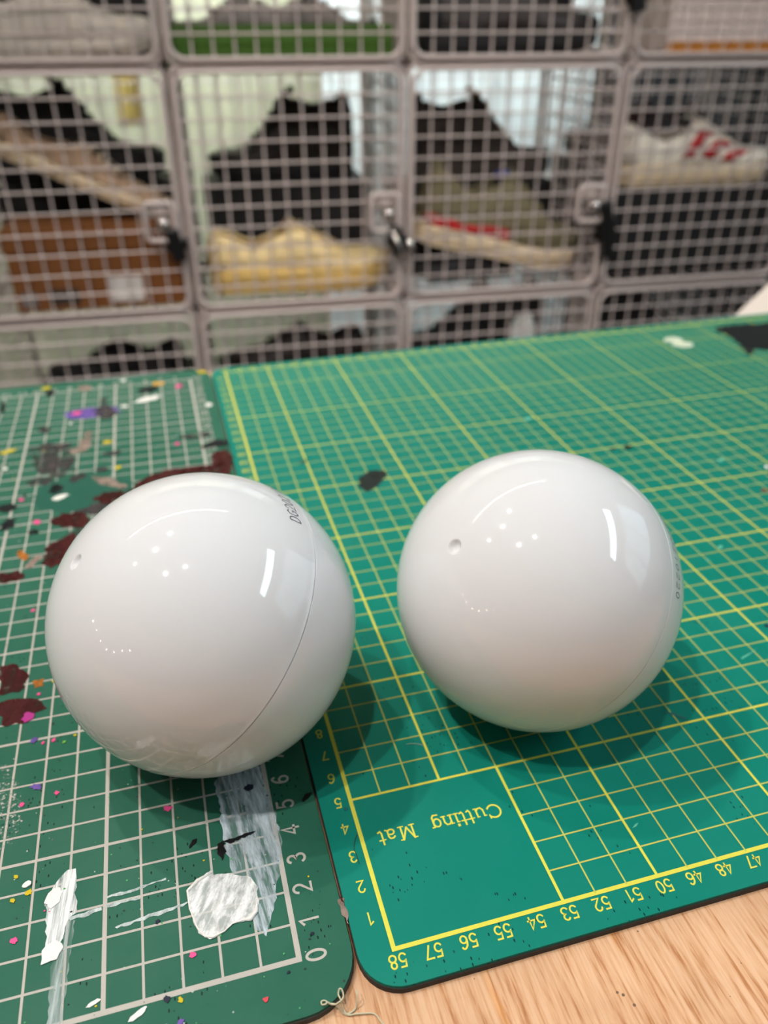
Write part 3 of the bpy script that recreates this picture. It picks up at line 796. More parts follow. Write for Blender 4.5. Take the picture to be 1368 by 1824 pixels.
def hemi(R, hole, lip, n=160):
    """half shell, pole at +z, seam at z=0"""
    prof = []
    th0 = 0.0
    ang = []
    if hole:
        ang += [i * .0045 for i in range(1, 24)]
        th0 = ang[-1]
    k = 70
    end = math.pi / 2 - .02
    ang += [th0 + (end - th0) * (i + 1) / k for i in range(k)]
    prof.append((0, R - (.0016 if hole else 0)))
    rho0 = .0025
    for a in ang:
        rr = R
        if hole:
            u = (R * a) / rho0
            if u < 1: rr = R - .0016 * (1 - u ** 3) ** 1.6
        prof.append((rr * math.sin(a), rr * math.cos(a)))
    for i in range(1, 8):
        t = i / 7
        a = end + (math.pi / 2 - .0012 - end) * t
        rr = R + lip * t - .0005 * max(0, (t - .8) / .2) ** 2
        prof.append((rr * math.sin(a), rr * math.cos(a)))
    prof.append((R - .0018, .00006))
    prof.append((R - .0030, .00006))
    prof.append((R - .0030, .004))
    v = []; f = []
    v.append((0, 0, prof[0][1]))
    for (r, z) in prof[1:]:
        for j in range(n):
            t = 2 * math.pi * j / n
            v.append((r * math.cos(t), r * math.sin(t), z))
    for j in range(n):
        f.append((0, 1 + j, 1 + (j + 1) % n))
    for i in range(len(prof) - 2):
        for j in range(n):
            l = (j + 1) % n
            f.append((1 + i * n + j, 1 + (i + 1) * n + j, 1 + (i + 1) * n + l, 1 + i * n + l))
    return v, f

def ball(center, R, axis, label, text, th_base, th_top, ph0, step, sign, lip):
    root = empty('plastic_ball', (center[0], center[1], 0))
    tag(root, label, 'ball')
    a = Vector(axis).normalized()
    e1 = Vector((0, 0, 1)).cross(a).normalized(); e2 = a.cross(e1)
    Mr = Matrix(((e1.x, e2.x, a.x), (e1.y, e2.y, a.y), (e1.z, e2.z, a.z))).to_4x4()
    T = Matrix.Translation((0, 0, R))
    v, f = hemi(R, True, lip)
    h1 = pyd('hemisphere', v, f, M_BALL, root, True); h1.matrix_local = T @ Mr
    v, f = hemi(R, False, 0)
    h2 = pyd('hemisphere', v, f, M_BALL, root, True); h2.matrix_local = T @ Mr @ Matrix.Rotation(math.pi, 4, 'X')
    # printed code curved over the surface beside the seam
    mb = MB()
    hgt = abs(th_top - th_base)
    for k, ch in enumerate(text):
        for s in GLYPH[ch]:
            # subdivide strokes so they follow the sphere
            sv, sf = stroke_strip(s, .10)
            vv = []
            for p in sv:
                th = math.radians(th_base + (th_top - th_base) * p.y)
                ph = math.radians(ph0 + sign * (k * step + p.x * hgt * .98))
                rr = R + .00006
                vv.append((rr * math.sin(th) * math.cos(ph), rr * math.sin(th) * math.sin(ph), rr * math.cos(th)))
            mb.add(vv, sf)
    tx = mb.build('printed_code', M_INK, root); tx.matrix_local = T @ Mr
    return root

RL, RR = .0480, .0474
ball((-.0362, .0924), RL, (-0.691, -0.132, 0.711), 'glossy white ball straddling both mats, its slanted seam in full view', 'DG20210220', 85.2, 80.2, 75.2, 3.7, 1, .00012)
ball((.0735, .0804), RR, (-0.7304, -0.2233, 0.6455), 'glossy white ball standing wholly on the teal mat, small dimple facing up', 'DG20210220', 94.0, 98.2, 64.6, 3.62, -1, .00003)

# ---------------------------------------------------------------- wire cages
M_WIRE = mat('galvanised_wire', srgb(196, 182, 176), .42, .1, var=.08, vscale=90)
M_CLIP = mat('black_clip', srgb(16, 16, 17), .35)
M_STEEL = mat('bright_steel', srgb(205, 198, 192), .2, .9)
WR = .0018
def wire_grid(mb, o, du, dv, nu, nv, lu, lv, off, r=WR):
    """wires along du at nv heights and along dv at nu places; off pushes the second layer"""
    o = Vector(o); du = Vector(du); dv = Vector(dv); off = Vector(off)
    for i in range(nu):
        p = o + du * (lu * (i + 1) / (nu + 1))
        mb.rod(p, p + dv * lv, r, 6)
    for j in range(nv):
        p = o + dv * (lv * (j + 1) / (nv + 1)) + off
        mb.rod(p, p + du * lu, r, 6)

CAGE_W, CAGE_H, CAGE_D = .359, .364, .355
def cage_meshes():
    X, Y, Z = Vector((1, 0, 0)), Vector((0, 1, 0)), Vector((0, 0, 1))
    out = {}
    def fin(name, mb):
        me = bpy.data.meshes.new(name); me.from_pydata(mb.v, [], mb.f); me.update(); me.materials.append(M_WIRE)
        out[name] = me
    def ring(mb, pts): mb.tube(pts, .0036, 8, True)
    mb = MB()
    ring(mb, [Vector((x, 0, z)) for x, z in rounded_rect(.004, .004, CAGE_W - .004, CAGE_H - .004, .022, 6)])
    wire_grid(mb, (.004, .004, .004), X, Z, 10, 10, CAGE_W - .008, CAGE_H - .008, (0, -.004, 0))
    fin('door', mb)
    mb = MB()
    ring(mb, [Vector((x, CAGE_D, z)) for x, z in rounded_rect(.004, .004, CAGE_W - .004, CAGE_H - .004, .022, 6)])
    wire_grid(mb, (.004, CAGE_D, .004), X, Z, 10, 10, CAGE_W - .008, CAGE_H - .008, (0, .004, 0), .0013)
    fin('back_panel', mb)
    for nm, x in (('side_panel', .0),):
        mb = MB()
        ring(mb, [Vector((x, y, z)) for y, z in rounded_rect(.012, .004, CAGE_D - .006, CAGE_H - .004, .022, 6)])
        wire_grid(mb, (x, .012, .004), Y, Z, 10, 10, CAGE_D - .018, CAGE_H - .008, (.003, 0, 0), .0013)
        fin(nm, mb)
    mb = MB()
    ring(mb, [Vector((x, y, 0)) for x, y in rounded_rect(.004, .012, CAGE_W - .004, CAGE_D - .006, .022, 6)])
    wire_grid(mb, (.004, .012, 0), X, Y, 10, 10, CAGE_W - .008, CAGE_D - .018, (0, 0, .003), .0013)
    fin('floor_panel', mb)
    # front frame the door closes on
    mb = MB()
    mb.tube([Vector((x, .011, z)) for x, z in rounded_rect(.0, -.001, CAGE_W, CAGE_H + .001, .012, 4)], .0034, 8, True)
    fin('front_frame', mb)
    return out
CM_MESH = cage_meshes()
def latch_parts(parent, x, z, pin):
    mb = MB()
    mb.tube([Vector((a, -.010, b)) for a, b in rounded_rect(x - .024, z - .030, x + .022, z + .028, .008, 4)], .0042, 8, True)
    mb.box((x - .02, -.008, z + .004), (x + .018, -.006, z + .026))
    l = mb.build('latch', M_WIRE, parent, True)
    v, f = lathe([(0, .012), (.006, .012), (.010, .008), (.011, .003), (.008, -.004), (0, -.006)], 14)
    k = pyd('knob', v, f, M_STEEL, l, True); k.location = (x + .004, -.012, z - .004); k.rotation_euler = (math.pi / 2, 0, 0)
    if pin:
        mb = MB(); mb.rod((x + .012, -.016, z - .03), (x + .034, -.018, z - .085), .0042, 10)
        mb.rod((x + .040, -.016, z - .045), (x + .044, -.018, z - .068), .006, 10)
        mb.build('lock_pin', M_STEEL, l, True)
def cage(ci, ri, label, latch=True, pin=False, clip=None):
    root = empty('wire_cage', wp(S0 + ci * PC + .55, 0, Z0 + (2 - ri) * PR + .45), (0, 0, RACK_ROT))
    tag(root, label, 'wire cage', 'wire cages of the shoe rack')
    d = link('door', CM_MESH['door'], None, root)
    link('back_panel', CM_MESH['back_panel'], None, root)
    link('front_frame', CM_MESH['front_frame'], None, root)
    link('floor_panel', CM_MESH['floor_panel'], None, root)
    t = link('top_panel', CM_MESH['floor_panel'], None, root); t.location = (0, 0, CAGE_H)
    link('side_panel', CM_MESH['side_panel'], None, root)
    s = link('side_panel', CM_MESH['side_panel'], None, root); s.location = (CAGE_W, 0, 0)
    if latch: latch_parts(d, CAGE_W - .032, .150, pin)
    if clip:
        x, z, hgt = clip
        mb = MB()
        mb.box((x - .011, -.020, z - hgt), (x + .011, .004, z + hgt)); mb.box((x - .018, -.012, z - hgt * .4), (x + .02, .0, z + hgt * .3))
        c = mb.build('hinge_clip', M_CLIP, root, bevel=.003); c.rotation_euler = (0, math.radians(-10), 0)
    return root
labels = {
    (0, 1): 'wire cage of the upper row at the left edge, white sneaker inside', (1, 1): 'upper wire cage with the flat green tray showing through its mesh',
    (2, 1): 'upper wire cage with only dark shoes behind its mesh', (3, 1): 'upper wire cage at the right holding the white box with orange base',
    (0, 2): 'middle wire cage at the left edge holding the brown cardboard box', (1, 2): 'middle wire cage holding the tan yellow sneaker',
    (2, 2): 'middle wire cage holding the olive sneaker with red stripe', (3, 2): 'middle wire cage at the right holding the white and red sneaker',
    (0, 3): 'lower wire cage at the left edge, just above the green mat', (1, 3): 'lower wire cage above the meeting edge of the two mats',
    (2, 3): 'lower wire cage behind the teal mat with a white paper wad inside', (3, 3): 'lower wire cage at the right behind the black spill on the mat'}
clips = {(1, 2): (-.004, .115, .026), (2, 2): (-.006, .105, .024), (3, 2): (.010, .105, .050), (3, 1): (.006, .085, .022)}
for (ci, ri), lab in labels.items():
    cage(ci, ri, lab, latch=(ri == 2 and ci < 3), pin=(ci == 1 and ri == 2), clip=clips.get((ci, ri)))
# plinth that carries the rack
pl = MB(); pl.box((0, 0, 0), (4 * PC * CM, CAGE_D, (Z0 - PR) * CM - FLOOR_Z))
o = pl.build('rack_plinth', M_BLK); o.location = wp(S0, 0, 0); o.location.z = FLOOR_Z; o.rotation_euler = (0, 0, YAW)
tag(o, 'low black plinth under the wire cage rack', 'plinth')

# ---------------------------------------------------------------- shoes
def curve(xs, ys):
    xs = np.array(xs, float); ys = np.array(ys, float)
    def g(t):
        i = int(np.clip(np.searchsorted(xs, t) - 1, 0, len(xs) - 2))
        x0, x1 = xs[i], xs[i + 1]
        m = lambda k: (ys[min(k + 1, len(ys) - 1)] - ys[max(k - 1, 0)]) / (xs[min(k + 1, len(xs) - 1)] - xs[max(k - 1, 0)])
        h = x1 - x0; u = (t - x0) / h
        a, b = m(i) * h, m(i + 1) * h
        return float(ys[i] * (2 * u ** 3 - 3 * u * u + 1) + a * (u ** 3 - 2 * u * u + u) + ys[i + 1] * (-2 * u ** 3 + 3 * u * u) + b * (u ** 3 - u * u))
    return g
HW = curve([0, .03, .1, .3, .5, .7, .85, .95, 1], [.03, .085, .115, .118, .135, .168, .155, .10, .02])
H_LOW = curve([0, .04, .12, .25, .4, .47, .58, .7, .85, .95, 1], [.20, .30, .31, .25, .31, .33, .27, .205, .155, .12, .05])
H_HIGH = curve([0, .04, .12, .25, .4, .47, .58, .7, .85, .95, 1], [.36, .50, .53, .50, .54, .50, .34, .22, .16, .12, .05])

def sneaker(label, pos, yaw, pitch=0.0, roll=0.0, L=.28, high=False, upper=None, sole=None, toe=None, stripe=None, lace=None, lining=None, group=None, stripes='side', soleth=.03, gum=None):
    root = empty('sneaker', pos)
    root.matrix_world = Matrix.Translation(pos) @ Matrix.Rotation(yaw, 4, 'Z') @ Matrix.Rotation(pitch, 4, 'Y') @ Matrix.Rotation(roll, 4, 'X')
    tag(root, label, 'shoe', group)
    H = H_HIGH if high else H_LOW
    st = soleth / L
    def spring(t): return .05 * max(0, (t - .72) / .28) ** 2 + .012 * max(0, (.1 - t) / .1) ** 2
    def P(t, a, off=0.0):
        w = HW(t) - .004; h = H(t)
        sa, ca = math.sin(a), math.cos(a)
        y = w * math.copysign(abs(sa) ** .75, sa)
        if high and t < .5: y *= 1 - .22 * ca * ca
        z = st * .8 + spring(t) + (h - st * .8) * max(0, ca) ** .62
        return Vector(((t - .5) * L, y * L, z * L))
    def Pn(t, a, off):
        e = 1e-3
        p = P(t, a)
        du = P(min(1, t + e), a) - P(max(0, t - e), a); dv = P(t, a + e) - P(t, a - e)
        n = du.cross(dv)
        if n.length < 1e-12: return p
        n.normalize()
        c = Vector((p.x, 0, L * .08))
        if n.dot(p - c) < 0: n = -n
        return p + n * off
    def sheet(name, t0, t1, a0, a1, nt, na, off, m, hole=None, thick=0.0, parent=root):
        v = []; f = []
        for i in range(nt + 1):
            t = t0 + (t1 - t0) * i / nt
            for j in range(na + 1):
                v.append(Pn(t, a0 + (a1 - a0) * j / na, off))
        for i in range(nt):
            for j in range(na):
                tt = t0 + (t1 - t0) * (i + .5) / nt; aa = a0 + (a1 - a0) * (j + .5) / na
                if hole and hole(tt, aa): continue
                f.append((i * (na + 1) + j, i * (na + 1) + j + 1, (i + 1) * (na + 1) + j + 1, (i + 1) * (na + 1) + j))
        o = pyd(name, v, f, m, parent, True)
        if thick:
            s = o.modifiers.new('thickness', 'SOLIDIFY'); s.thickness = thick; s.offset = 0
        return o
    hp = math.pi / 2
    up = sheet('upper', .0, 1, -hp, hp, 40, 24, 0, upper, lambda t, a: .07 < t < .42 and abs(a) < .62, .004)
    # sole
    v = []; f = []; n = 44
    outl = []
    for i in range(n // 2 + 1):
        t = .5 - .5 * math.cos(math.pi * i / (n // 2)); outl.append((t, HW(t) + .008))
    for i in range(n // 2 - 1, 0, -1):
        t = .5 - .5 * math.cos(math.pi * i / (n // 2)); outl.append((t, -HW(t) - .008))
    lev = [(0, .94), (.15, 1.0), (.85, 1.02), (1.0, .97)]
    for z, k in lev:
        for t, w in outl:
            v.append(((t - .5) * L * (1.0 + .02 * (k - .9)), w * k * L, (spring(t) + z * st * (1.15 if t < .3 else 1.0)) * L))
    m_ = len(outl)
    for i in range(len(lev) - 1):
        for j in range(m_):
            l = (j + 1) % m_
            f.append((i * m_ + j, i * m_ + l, (i + 1) * m_ + l, (i + 1) * m_ + j))
    f.append(tuple(reversed(range(m_)))); f.append(tuple(range(3 * m_, 4 * m_)))
    so = pyd('midsole', v, f, sole, root, True)
    tread = [(x, y, z - .004) for (x, y, z) in v[:m_]] + [(x, y, z + .002) for (x, y, z) in v[:m_]]
    tf = [tuple(reversed(range(m_)))] + [(j, (j + 1) % m_, m_ + (j + 1) % m_, m_ + j) for j in range(m_)]
    pyd('outsole', tread, tf, gum or sole, so)
    sheet('toe_cap', .84, .99, -hp * .98, hp * .98, 8, 14, .0022, toe or upper, None, .003)
    sheet('heel_tab', .005, .10, -hp * .98, hp * .98, 6, 16, .0022, toe or upper, lambda t, a: t > .06 and abs(a) < .62, .003)
    for sg in (-1, 1):
        lo, hi = sorted((sg * .30, sg * .55))
        sheet('eyestay', .44, .72, lo, hi, 8, 4, .003, toe or upper, None, .003)
    sheet('tongue', .40, .70, -.30, .30, 8, 6, .0005, lining or upper, None, .006)
    v = []
    lin = []
    for i in range(20):
        t = 2 * math.pi * i / 20
        lin.append(((.24 + .17 * math.cos(t) - .5) * L, .085 * math.sin(t) * L, (.14 if not high else .3) * L))
    pyd('lining', lin, [tuple(range(20))], lining or upper, root)
    for k in range(5 if not high else 7):
        t = .46 + .05 * k if not high else .41 + .045 * k
        mb = MB()
        mb.tube([Pn(t + .012 * (1 if q % 2 else -1) * 0 + .02 * (q / 6 - .5) * (1 if k % 2 else -1), -.46 + .92 * q / 6, .006) for q in range(7)], .0028, 6)
        mb.build('lace', lace or sole, root, True)
    if stripe is not None:
        for sg in (-1, 1):
            for k in range(3 if stripes == 'side' else 1):
                if stripes == 'side':
                    v = []; f = []
                    for i in range(7):
                        u = i / 6
                        for w in (0, 1):
                            t = .36 + .12 * k + .075 * w + .12 * u
                            v.append(Pn(t, sg * (1.45 - .75 * u), .0030))
                    f = [(2 * i, 2 * i + 1, 2 * i + 3, 2 * i + 2) for i in range(6)]
                    o = pyd('side_stripe', v, f, stripe, root, True)
                    s = o.modifiers.new('thickness', 'SOLIDIFY'); s.thickness = .002; s.offset = 0
                else:
                    lo, hi = sorted((sg * 1.475, sg * 1.56))
                    sheet('foxing_stripe', .03, .52, lo, hi, 20, 3, .0030, stripe, None, .002)
    return root

def shoebox(label, s, dep, z, w, d, h, body, lid, sticker=None, yaw=0.0, marks=None, group=None):
    root = empty('shoe_box', wp(s, dep, z), (0, 0, YAW + yaw))
    tag(root, label, 'box', group)
    w *= CM; d *= CM; h *= CM
    t = .003
    mb = MB()
    mb.box((-w / 2, -d / 2, 0), (w / 2, d / 2, t)); mb.box((-w / 2, -d / 2, t), (w / 2, -d / 2 + t, h - .004)); mb.box((-w / 2, d / 2 - t, t), (w / 2, d / 2, h - .004))
    mb.box((-w / 2, -d / 2 + t, t), (-w / 2 + t, d / 2 - t, h - .004)); mb.box((w / 2 - t, -d / 2 + t, t), (w / 2, d / 2 - t, h - .004))
    mb.build('box_body', body, root)
    mb = MB(); e = .0025
    mb.box((-w / 2 - e, -d / 2 - e, h - .004), (w / 2 + e, d / 2 + e, h))
    hh = h - .035
    mb.box((-w / 2 - e, -d / 2 - e, hh), (w / 2 + e, -d / 2 - .0003, h - .004)); mb.box((-w / 2 - e, d / 2 + .0003, hh), (w / 2 + e, d / 2 + e, h - .004))
    mb.box((-w / 2 - e, -d / 2, hh), (-w / 2 - .0003, d / 2, h - .004)); mb.box((w / 2 + .0003, -d / 2, hh), (w / 2 + e, d / 2, h - .004))
    mb.build('lid', lid, root)
    for nm, lst in (('sticker', sticker or []), ('printed_mark', marks or [])):
        for (x, zz, ww, h2, m) in lst:
            mb = MB(); mb.box((x * CM - ww * CM / 2, -d / 2 - .0012, zz * CM), (x * CM + ww * CM / 2, -d / 2 - .0002, (zz + h2) * CM)); mb.build(nm, m, root)
    return root

K_BLACK = mat('black_fabric', srgb(22, 21, 23), .7, bump=.3, bscale=500)
K_DBROWN = mat('dark_brown_leather', srgb(44, 36, 34), .55, bump=.2, bscale=300)
K_DGREY = mat('dark_grey_suede', srgb(66, 58, 54), .85, bump=.3, bscale=500)
K_TAN = mat('tan_yellow_leather', srgb(234, 208, 152), .6, bump=.2, bscale=300, var=.10, vscale=40)
K_TANS = mat('tan_yellow_sole', srgb(224, 188, 112), .6)
K_CREAM = mat('cream_rubber', srgb(226, 204, 170), .6)
K_BEIGE = mat('beige_suede', srgb(176, 146, 120), .8, bump=.3, bscale=400, var=.12, vscale=40)
K_OLIVE = mat('olive_suede', srgb(112, 104, 78), .85, bump=.3, bscale=400, var=.12, vscale=60)
K_RED = mat('red_leather', srgb(190, 26, 32), .5)
K_WHITE = mat('white_leather', srgb(232, 222, 206), .5, bump=.15, bscale=300)
K_OFFW = mat('offwhite_canvas', srgb(206, 196, 184), .8, bump=.4, bscale=200, var=.12, vscale=50)
K_MAROON = mat('maroon_leather', srgb(56, 26, 28), .5)
K_BLUE = mat('blue_fabric', srgb(24, 72, 190), .6)
K_LINING = mat('dark_lining', srgb(30, 26, 26), .9)
K_CARD = mat('brown_cardboard', srgb(126, 76, 32), .8, bump=.1, bscale=200, var=.10, vscale=25)
K_BBOX = mat('black_card', srgb(18, 17, 18), .7)
K_LABEL = mat('label_white', srgb(225, 220, 214), .7)
K_GREEN = mat('lime_green_plastic', srgb(60, 96, 24), .4, var=.15, vscale=40)
K_GREY = mat('grey_mesh_fabric', srgb(120, 112, 108), .8, bump=.3, bscale=500)
K_ORANGE = mat('orange_card', srgb(206, 132, 50), .7)
K_WBOX = mat('white_card', srgb(232, 214, 206), .7, var=.03, vscale=30)

FZ = [None, Z0 + PR + 1.05, Z0 + 1.05, Z0 - PR + 1.05]     # standing height in rows 1, 2, 3
RGT, LFT = YAW, YAW + math.pi
# --- middle row, left cage
shoebox('brown cardboard shoe box with white label, at the foot of the left cage', -21.3, 9, FZ[2], 27.6, 13.5, 13.2, K_CARD, K_CARD,
        sticker=[(4.2, 1.0, 5.8, 4.2, K_LABEL)], marks=[(-6.0, 1.0, 5.0, 2.6, mat('dark_print', srgb(60, 52, 46), .8)), (-11.6, .8, 2.6, 2.4, MATS['grey_mesh_fabric'])])
shoebox('black shoe box behind the brown cardboard one', -23.0, 26.5, FZ[2], 30, 14, 17.0, K_BBOX, K_BBOX)
sneaker('beige suede sneaker slanting down over the brown cardboard box', wp(-22.5, 10.5, FZ[2] + 19.0), RGT, math.radians(24), L=.29, upper=K_BEIGE, sole=K_CREAM, lining=K_LINING, lace=K_CREAM, toe=K_BEIGE).scale = (1, 1, .62)
sneaker('black high-top shoe behind the beige one in the left cage', wp(-24.0, 26, FZ[2] + 17.4), RGT, 0, L=.30, high=True, upper=K_BLACK, sole=K_BLACK, lining=K_LINING, lace=K_BLACK)
# --- middle row, second cage
shoebox('black shoe box behind the tan yellow sneaker', 12.6, 26.5, FZ[2], 30, 14, 16.2, K_BBOX, K_BBOX)
sneaker('tan yellow sneaker at the bottom of its cage, toe to the right', wp(13.4, 9.5, FZ[2] + .5), RGT, 0, L=.325, upper=K_TAN, sole=K_TANS, toe=K_TAN, lining=mat('tan_lining', srgb(150, 120, 90), .9), lace=mat('tan_lace', srgb(214, 190, 150), .8), soleth=.036)
sneaker('dark brown high-top boot standing over the tan sneaker, toe to the left', wp(12.6, 26, FZ[2] + 16.7), LFT, 0, L=.27, high=True, upper=K_DBROWN, sole=K_BLACK, lining=K_LINING, lace=K_DBROWN)
# --- middle row, third cage
shoebox('black shoe box behind the olive sneaker', 50.0, 26.5, FZ[2], 31, 14, 14.8, K_BBOX, K_BBOX)
sneaker('dark grey suede shoe on top, heel to the left, above the olive sneaker', wp(51.5, 25, FZ[2] + 15.3), RGT, 0, L=.285, high=True, upper=K_DGREY, sole=K_DGREY, toe=K_DGREY, lining=K_LINING, lace=K_BEIGE)
sneaker('olive sneaker with red stripe and cream sole, heel propped up', wp(50.4, 9.5, FZ[2] + 4.4), RGT, math.radians(13), L=.325, upper=K_OLIVE, sole=K_CREAM, toe=K_OLIVE, stripe=K_RED, stripes='foxing', lining=mat('blue_lining', srgb(24, 60, 150), .7), lace=K_OLIVE, soleth=.022, gum=K_CREAM).scale = (1, 1, 1.3)
sneaker('flat black shoe under the raised heel of the olive sneaker', wp(44.5, 22.5 - 13.0, FZ[2] + .4), LFT, 0, L=.20, upper=K_BLACK, sole=K_BLACK, lining=K_LINING, lace=K_BLACK, soleth=.015).scale = (1, 1, .7)
# --- middle row, right cage
shoebox('black shoe box carrying the white and red sneaker', 87.5, 10.5, FZ[2], 33, 14, 15.6, K_BBOX, K_BBOX)
shoebox('black shoe box at the back of the right cage', 86.0, 27, FZ[2], 31, 14, 18.0, K_BBOX, K_BBOX)
sneaker('white and red sneaker on a black box in the right cage', wp(88.5, 9.5, FZ[2] + 16.0), RGT, 0, L=.31, upper=K_WHITE, sole=K_CREAM, toe=K_WHITE, stripe=K_RED, lining=K_LINING, lace=K_WHITE)
sneaker('maroon high-top shoe behind the white and red sneaker', wp(84.5, 26.5, FZ[2] + 18.4), LFT, 0, L=.29, high=False, upper=K_MAROON, sole=K_BLACK, lining=K_LINING, lace=K_MAROON)
# --- upper row
sneaker('off-white canvas sneaker in the upper left cage', wp(-21.4, 10, FZ[1] + .4), RGT, 0, L=.29, upper=K_OFFW, sole=K_OFFW, toe=K_OFFW, lining=K_LINING, lace=K_OFFW, soleth=.02)
shoebox('black shoe box behind the off-white canvas sneaker', -23.5, 26.5, FZ[1], 30, 14, 13, K_BBOX, K_BBOX)
tr = empty('plastic_tray', wp(12.4, 14, FZ[1]), (0, 0, YAW)); tag(tr, 'flat lime green plastic tray in the upper row', 'tray')
mb = MB(); mb.box((-.165, -.11, 0), (.165, .11, .004)); mb.build('tray_base', K_GREEN, tr)
mb = MB()
for lo, hi in (((-.17, -.115, 0), (.17, -.11, .042)), ((-.17, .11, 0), (.17, .115, .042)), ((-.17, -.11, 0), (-.165, .11, .042)), ((.165, -.11, 0), (.17, .11, .042))): mb.box(lo, hi)
mb.build('tray_rim', K_GREEN, tr)
sneaker('grey mesh shoe standing in the green tray, toe to the left', wp(6.0, 11, FZ[1] + 1.0), LFT, 0, L=.21, upper=K_GREY, sole=K_GREY, lining=K_LINING, lace=K_GREY)
sneaker('grey mesh shoe standing in the green tray, toe to the right', wp(19.0, 17.5, FZ[1] + 1.0), RGT, 0, L=.21, upper=K_GREY, sole=K_BLACK, lining=K_LINING, lace=K_GREY)
sneaker('dark brown shoe at the front of the upper third cage', wp(50.5, 9, FZ[1] + .4), RGT, 0, L=.31, upper=K_DBROWN, sole=K_BLACK, lining=K_LINING, lace=K_DBROWN, toe=K_BLACK)
shoebox('black shoe box behind the dark brown shoe', 49.5, 26.5, FZ[1], 32, 14, 13, K_BBOX, K_BBOX)
shoebox('white shoe box with orange lower edge in the upper right cage', 90.2, 13, FZ[1], 28, 20, 11.5, K_WBOX, K_WBOX, marks=[(0, .05, 27.8, 1.5, K_ORANGE), (4.8, 6.2, .9, 4.5, K_ORANGE)])
# --- lower row
for ci, (s, lab1, lab2) in enumerate(((-22.5, 'black shoe box in the lower left cage', 'black shoe on its box in the lower left cage'), (12.0, 'black shoe box in the lower second cage', 'dark brown shoe on its box in the lower second cage'),
                                      (48.4, 'black shoe box in the lower third cage', 'black shoe on its box in the lower third cage'), (87.0, 'black shoe box in the lower right cage', 'black high-top with pale toe cap on its box in the lower right cage'))):
    shoebox(lab1, s, 17, FZ[3], 31, 22, 18.0, K_BBOX, K_BBOX)
    sneaker(lab2, wp(s + (0, .5, 0, -2)[ci], 16, FZ[3] + 18.4), (LFT, LFT, LFT, RGT)[ci], 0, L=(.25, .27, .30, .30)[ci], high=(ci >= 2), upper=(K_BLACK, K_DBROWN, K_BLACK, K_BLACK)[ci], sole=(K_BLACK, K_BLACK, K_BLACK, K_OFFW)[ci], toe=(None, None, None, K_OFFW)[ci], lining=K_LINING, lace=K_BLACK)

def wad(name, label, cat, pos, r, m, seed, sq=(1, 1, 1)):
    bm = bmesh.new()
    bmesh.ops.create_icosphere(bm, subdivisions=3, radius=r)
    rr = random.Random(seed)
    cs = [(Vector((rr.gauss(0, 1), rr.gauss(0, 1), rr.gauss(0, 1))).normalized(), rr.uniform(.72, .95)) for _ in range(16)]
    for v in bm.verts:
        d = v.co.normalized(); k = 1.0
        for c, q in cs:
            t = d.dot(c)
            if t > q: k = min(k, q / t)
        v.co = Vector((d.x * sq[0], d.y * sq[1], d.z * sq[2])) * r * k
    zmin = min(v.co.z for v in bm.verts)
    for v in bm.verts: v.co.z -= zmin
    me = bpy.data.meshes.new(name); bm.to_mesh(me); bm.free()
    o = link(name, me, m); o.location = pos
    tag(o, label, cat); return o
wad('paper_wad', 'crumpled white paper wad in the lower third cage', 'paper', wp(57.6, 8.8, FZ[3] + 18.05), .034, mat('white_paper', srgb(222, 226, 222), .8), 3, (.85, .8, 1.75))

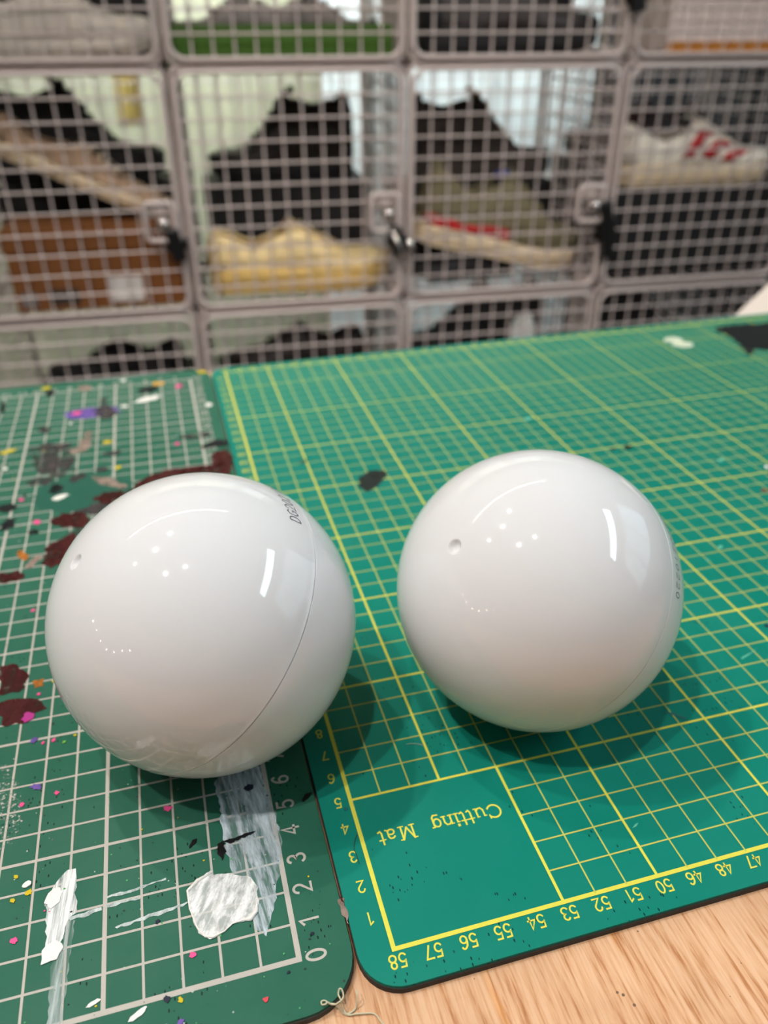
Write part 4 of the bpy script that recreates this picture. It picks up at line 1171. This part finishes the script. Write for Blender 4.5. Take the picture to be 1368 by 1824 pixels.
# ---------------------------------------------------------------- things behind the rack
def hanging(name, label, cat, s0, s1, z0, z1, dep, m, amp, nf, seed):
    rr = random.Random(seed); ph = [rr.uniform(0, 6.28) for _ in range(4)]
    v = []; f = []; nu, nv = 40, 24
    for i in range(nu + 1):
        for j in range(nv + 1):
            u, w = i / nu, j / nv
            y = amp * (math.sin(u * nf + ph[0] + .8 * w) + .5 * math.sin(u * nf * 2.3 + ph[1] - w) + .3 * math.sin(w * 7 + ph[2]))
            v.append(((u - .5) * (s1 - s0) * CM, y, (z0 + (z1 - z0) * w) * CM - z0 * CM))
    for i in range(nu):
        for j in range(nv): f.append((i * (nv + 1) + j, (i + 1) * (nv + 1) + j, (i + 1) * (nv + 1) + j + 1, i * (nv + 1) + j + 1))
    o = pyd(name, v, f, m, None, True)
    s = o.modifiers.new('thickness', 'SOLIDIFY'); s.thickness = .003
    o.location = wp((s0 + s1) / 2, dep, z0); o.rotation_euler = (0, 0, YAW)
    tag(o, label, cat); return o
hanging('plastic_sheet', 'large white plastic sheet hanging behind the middle cages', 'sheet', 26, 94, -74.5, 62, 69, mat('white_plastic_sheet', srgb(226, 234, 232), .25, bump=.3, bscale=25), .008, 18, 2)
hanging('dark_curtain', 'black cloth hanging behind the right-hand cages', 'curtain', 97, 160, -74.5, 62, 72, K_BLACK, .012, 16, 4)
hanging('paper_roll_sheet', 'narrow cream yellow paper strip hanging behind the left cage', 'paper', -18.5, -13.5, 3, 40, 50, mat('cream_yellow_paper', srgb(232, 206, 120), .7), .003, 6, 5)

# low black side cabinet beyond the far right corner of the table, with a white paper bag on it
sc = empty('side_ledge', (.54, .475, FLOOR_Z)); tag(sc, 'narrow black ledge unit behind the far right corner of the table', 'cabinet')
CH = -.056 - FLOOR_Z
mb = MB(); mb.box((.006, .006, 0), (.41, .10, CH - .02)); mb.build('cabinet_body', M_BLK, sc)
mb = MB(); mb.box((0, 0, CH - .02), (.42, .108, CH)); mb.build('cabinet_top', M_BLK, sc, bevel=.002)
mb = MB(); mb.box((.02, .0, .03), (.40, .006, CH - .04)); d = mb.build('door', M_BLK, sc)
pb = empty('paper_bag', (.642, .5315, -.056)); tag(pb, 'white paper bag cut off by the right edge, beyond the black spill', 'bag')
v = [(-.106, -.040, 0), (.106, -.040, 0), (.106, .046, 0), (-.106, .046, 0), (-.040, -.010, .10), (.040, -.010, .10), (.040, .012, .10), (-.040, .012, .10)]
f = [(0, 3, 2, 1), (0, 1, 5, 4), (2, 3, 7, 6), (1, 2, 6, 5), (3, 0, 4, 7), (4, 5, 6, 7)]
pyd('bag_body', v, f, mat('white_bag_paper', srgb(238, 228, 218), .7, bump=.2, bscale=60), pb)
mb = MB(); mb.box((-.044, -.013, .093), (.044, .015, .118)); mb.build('folded_top', MATS['white_bag_paper'], pb)
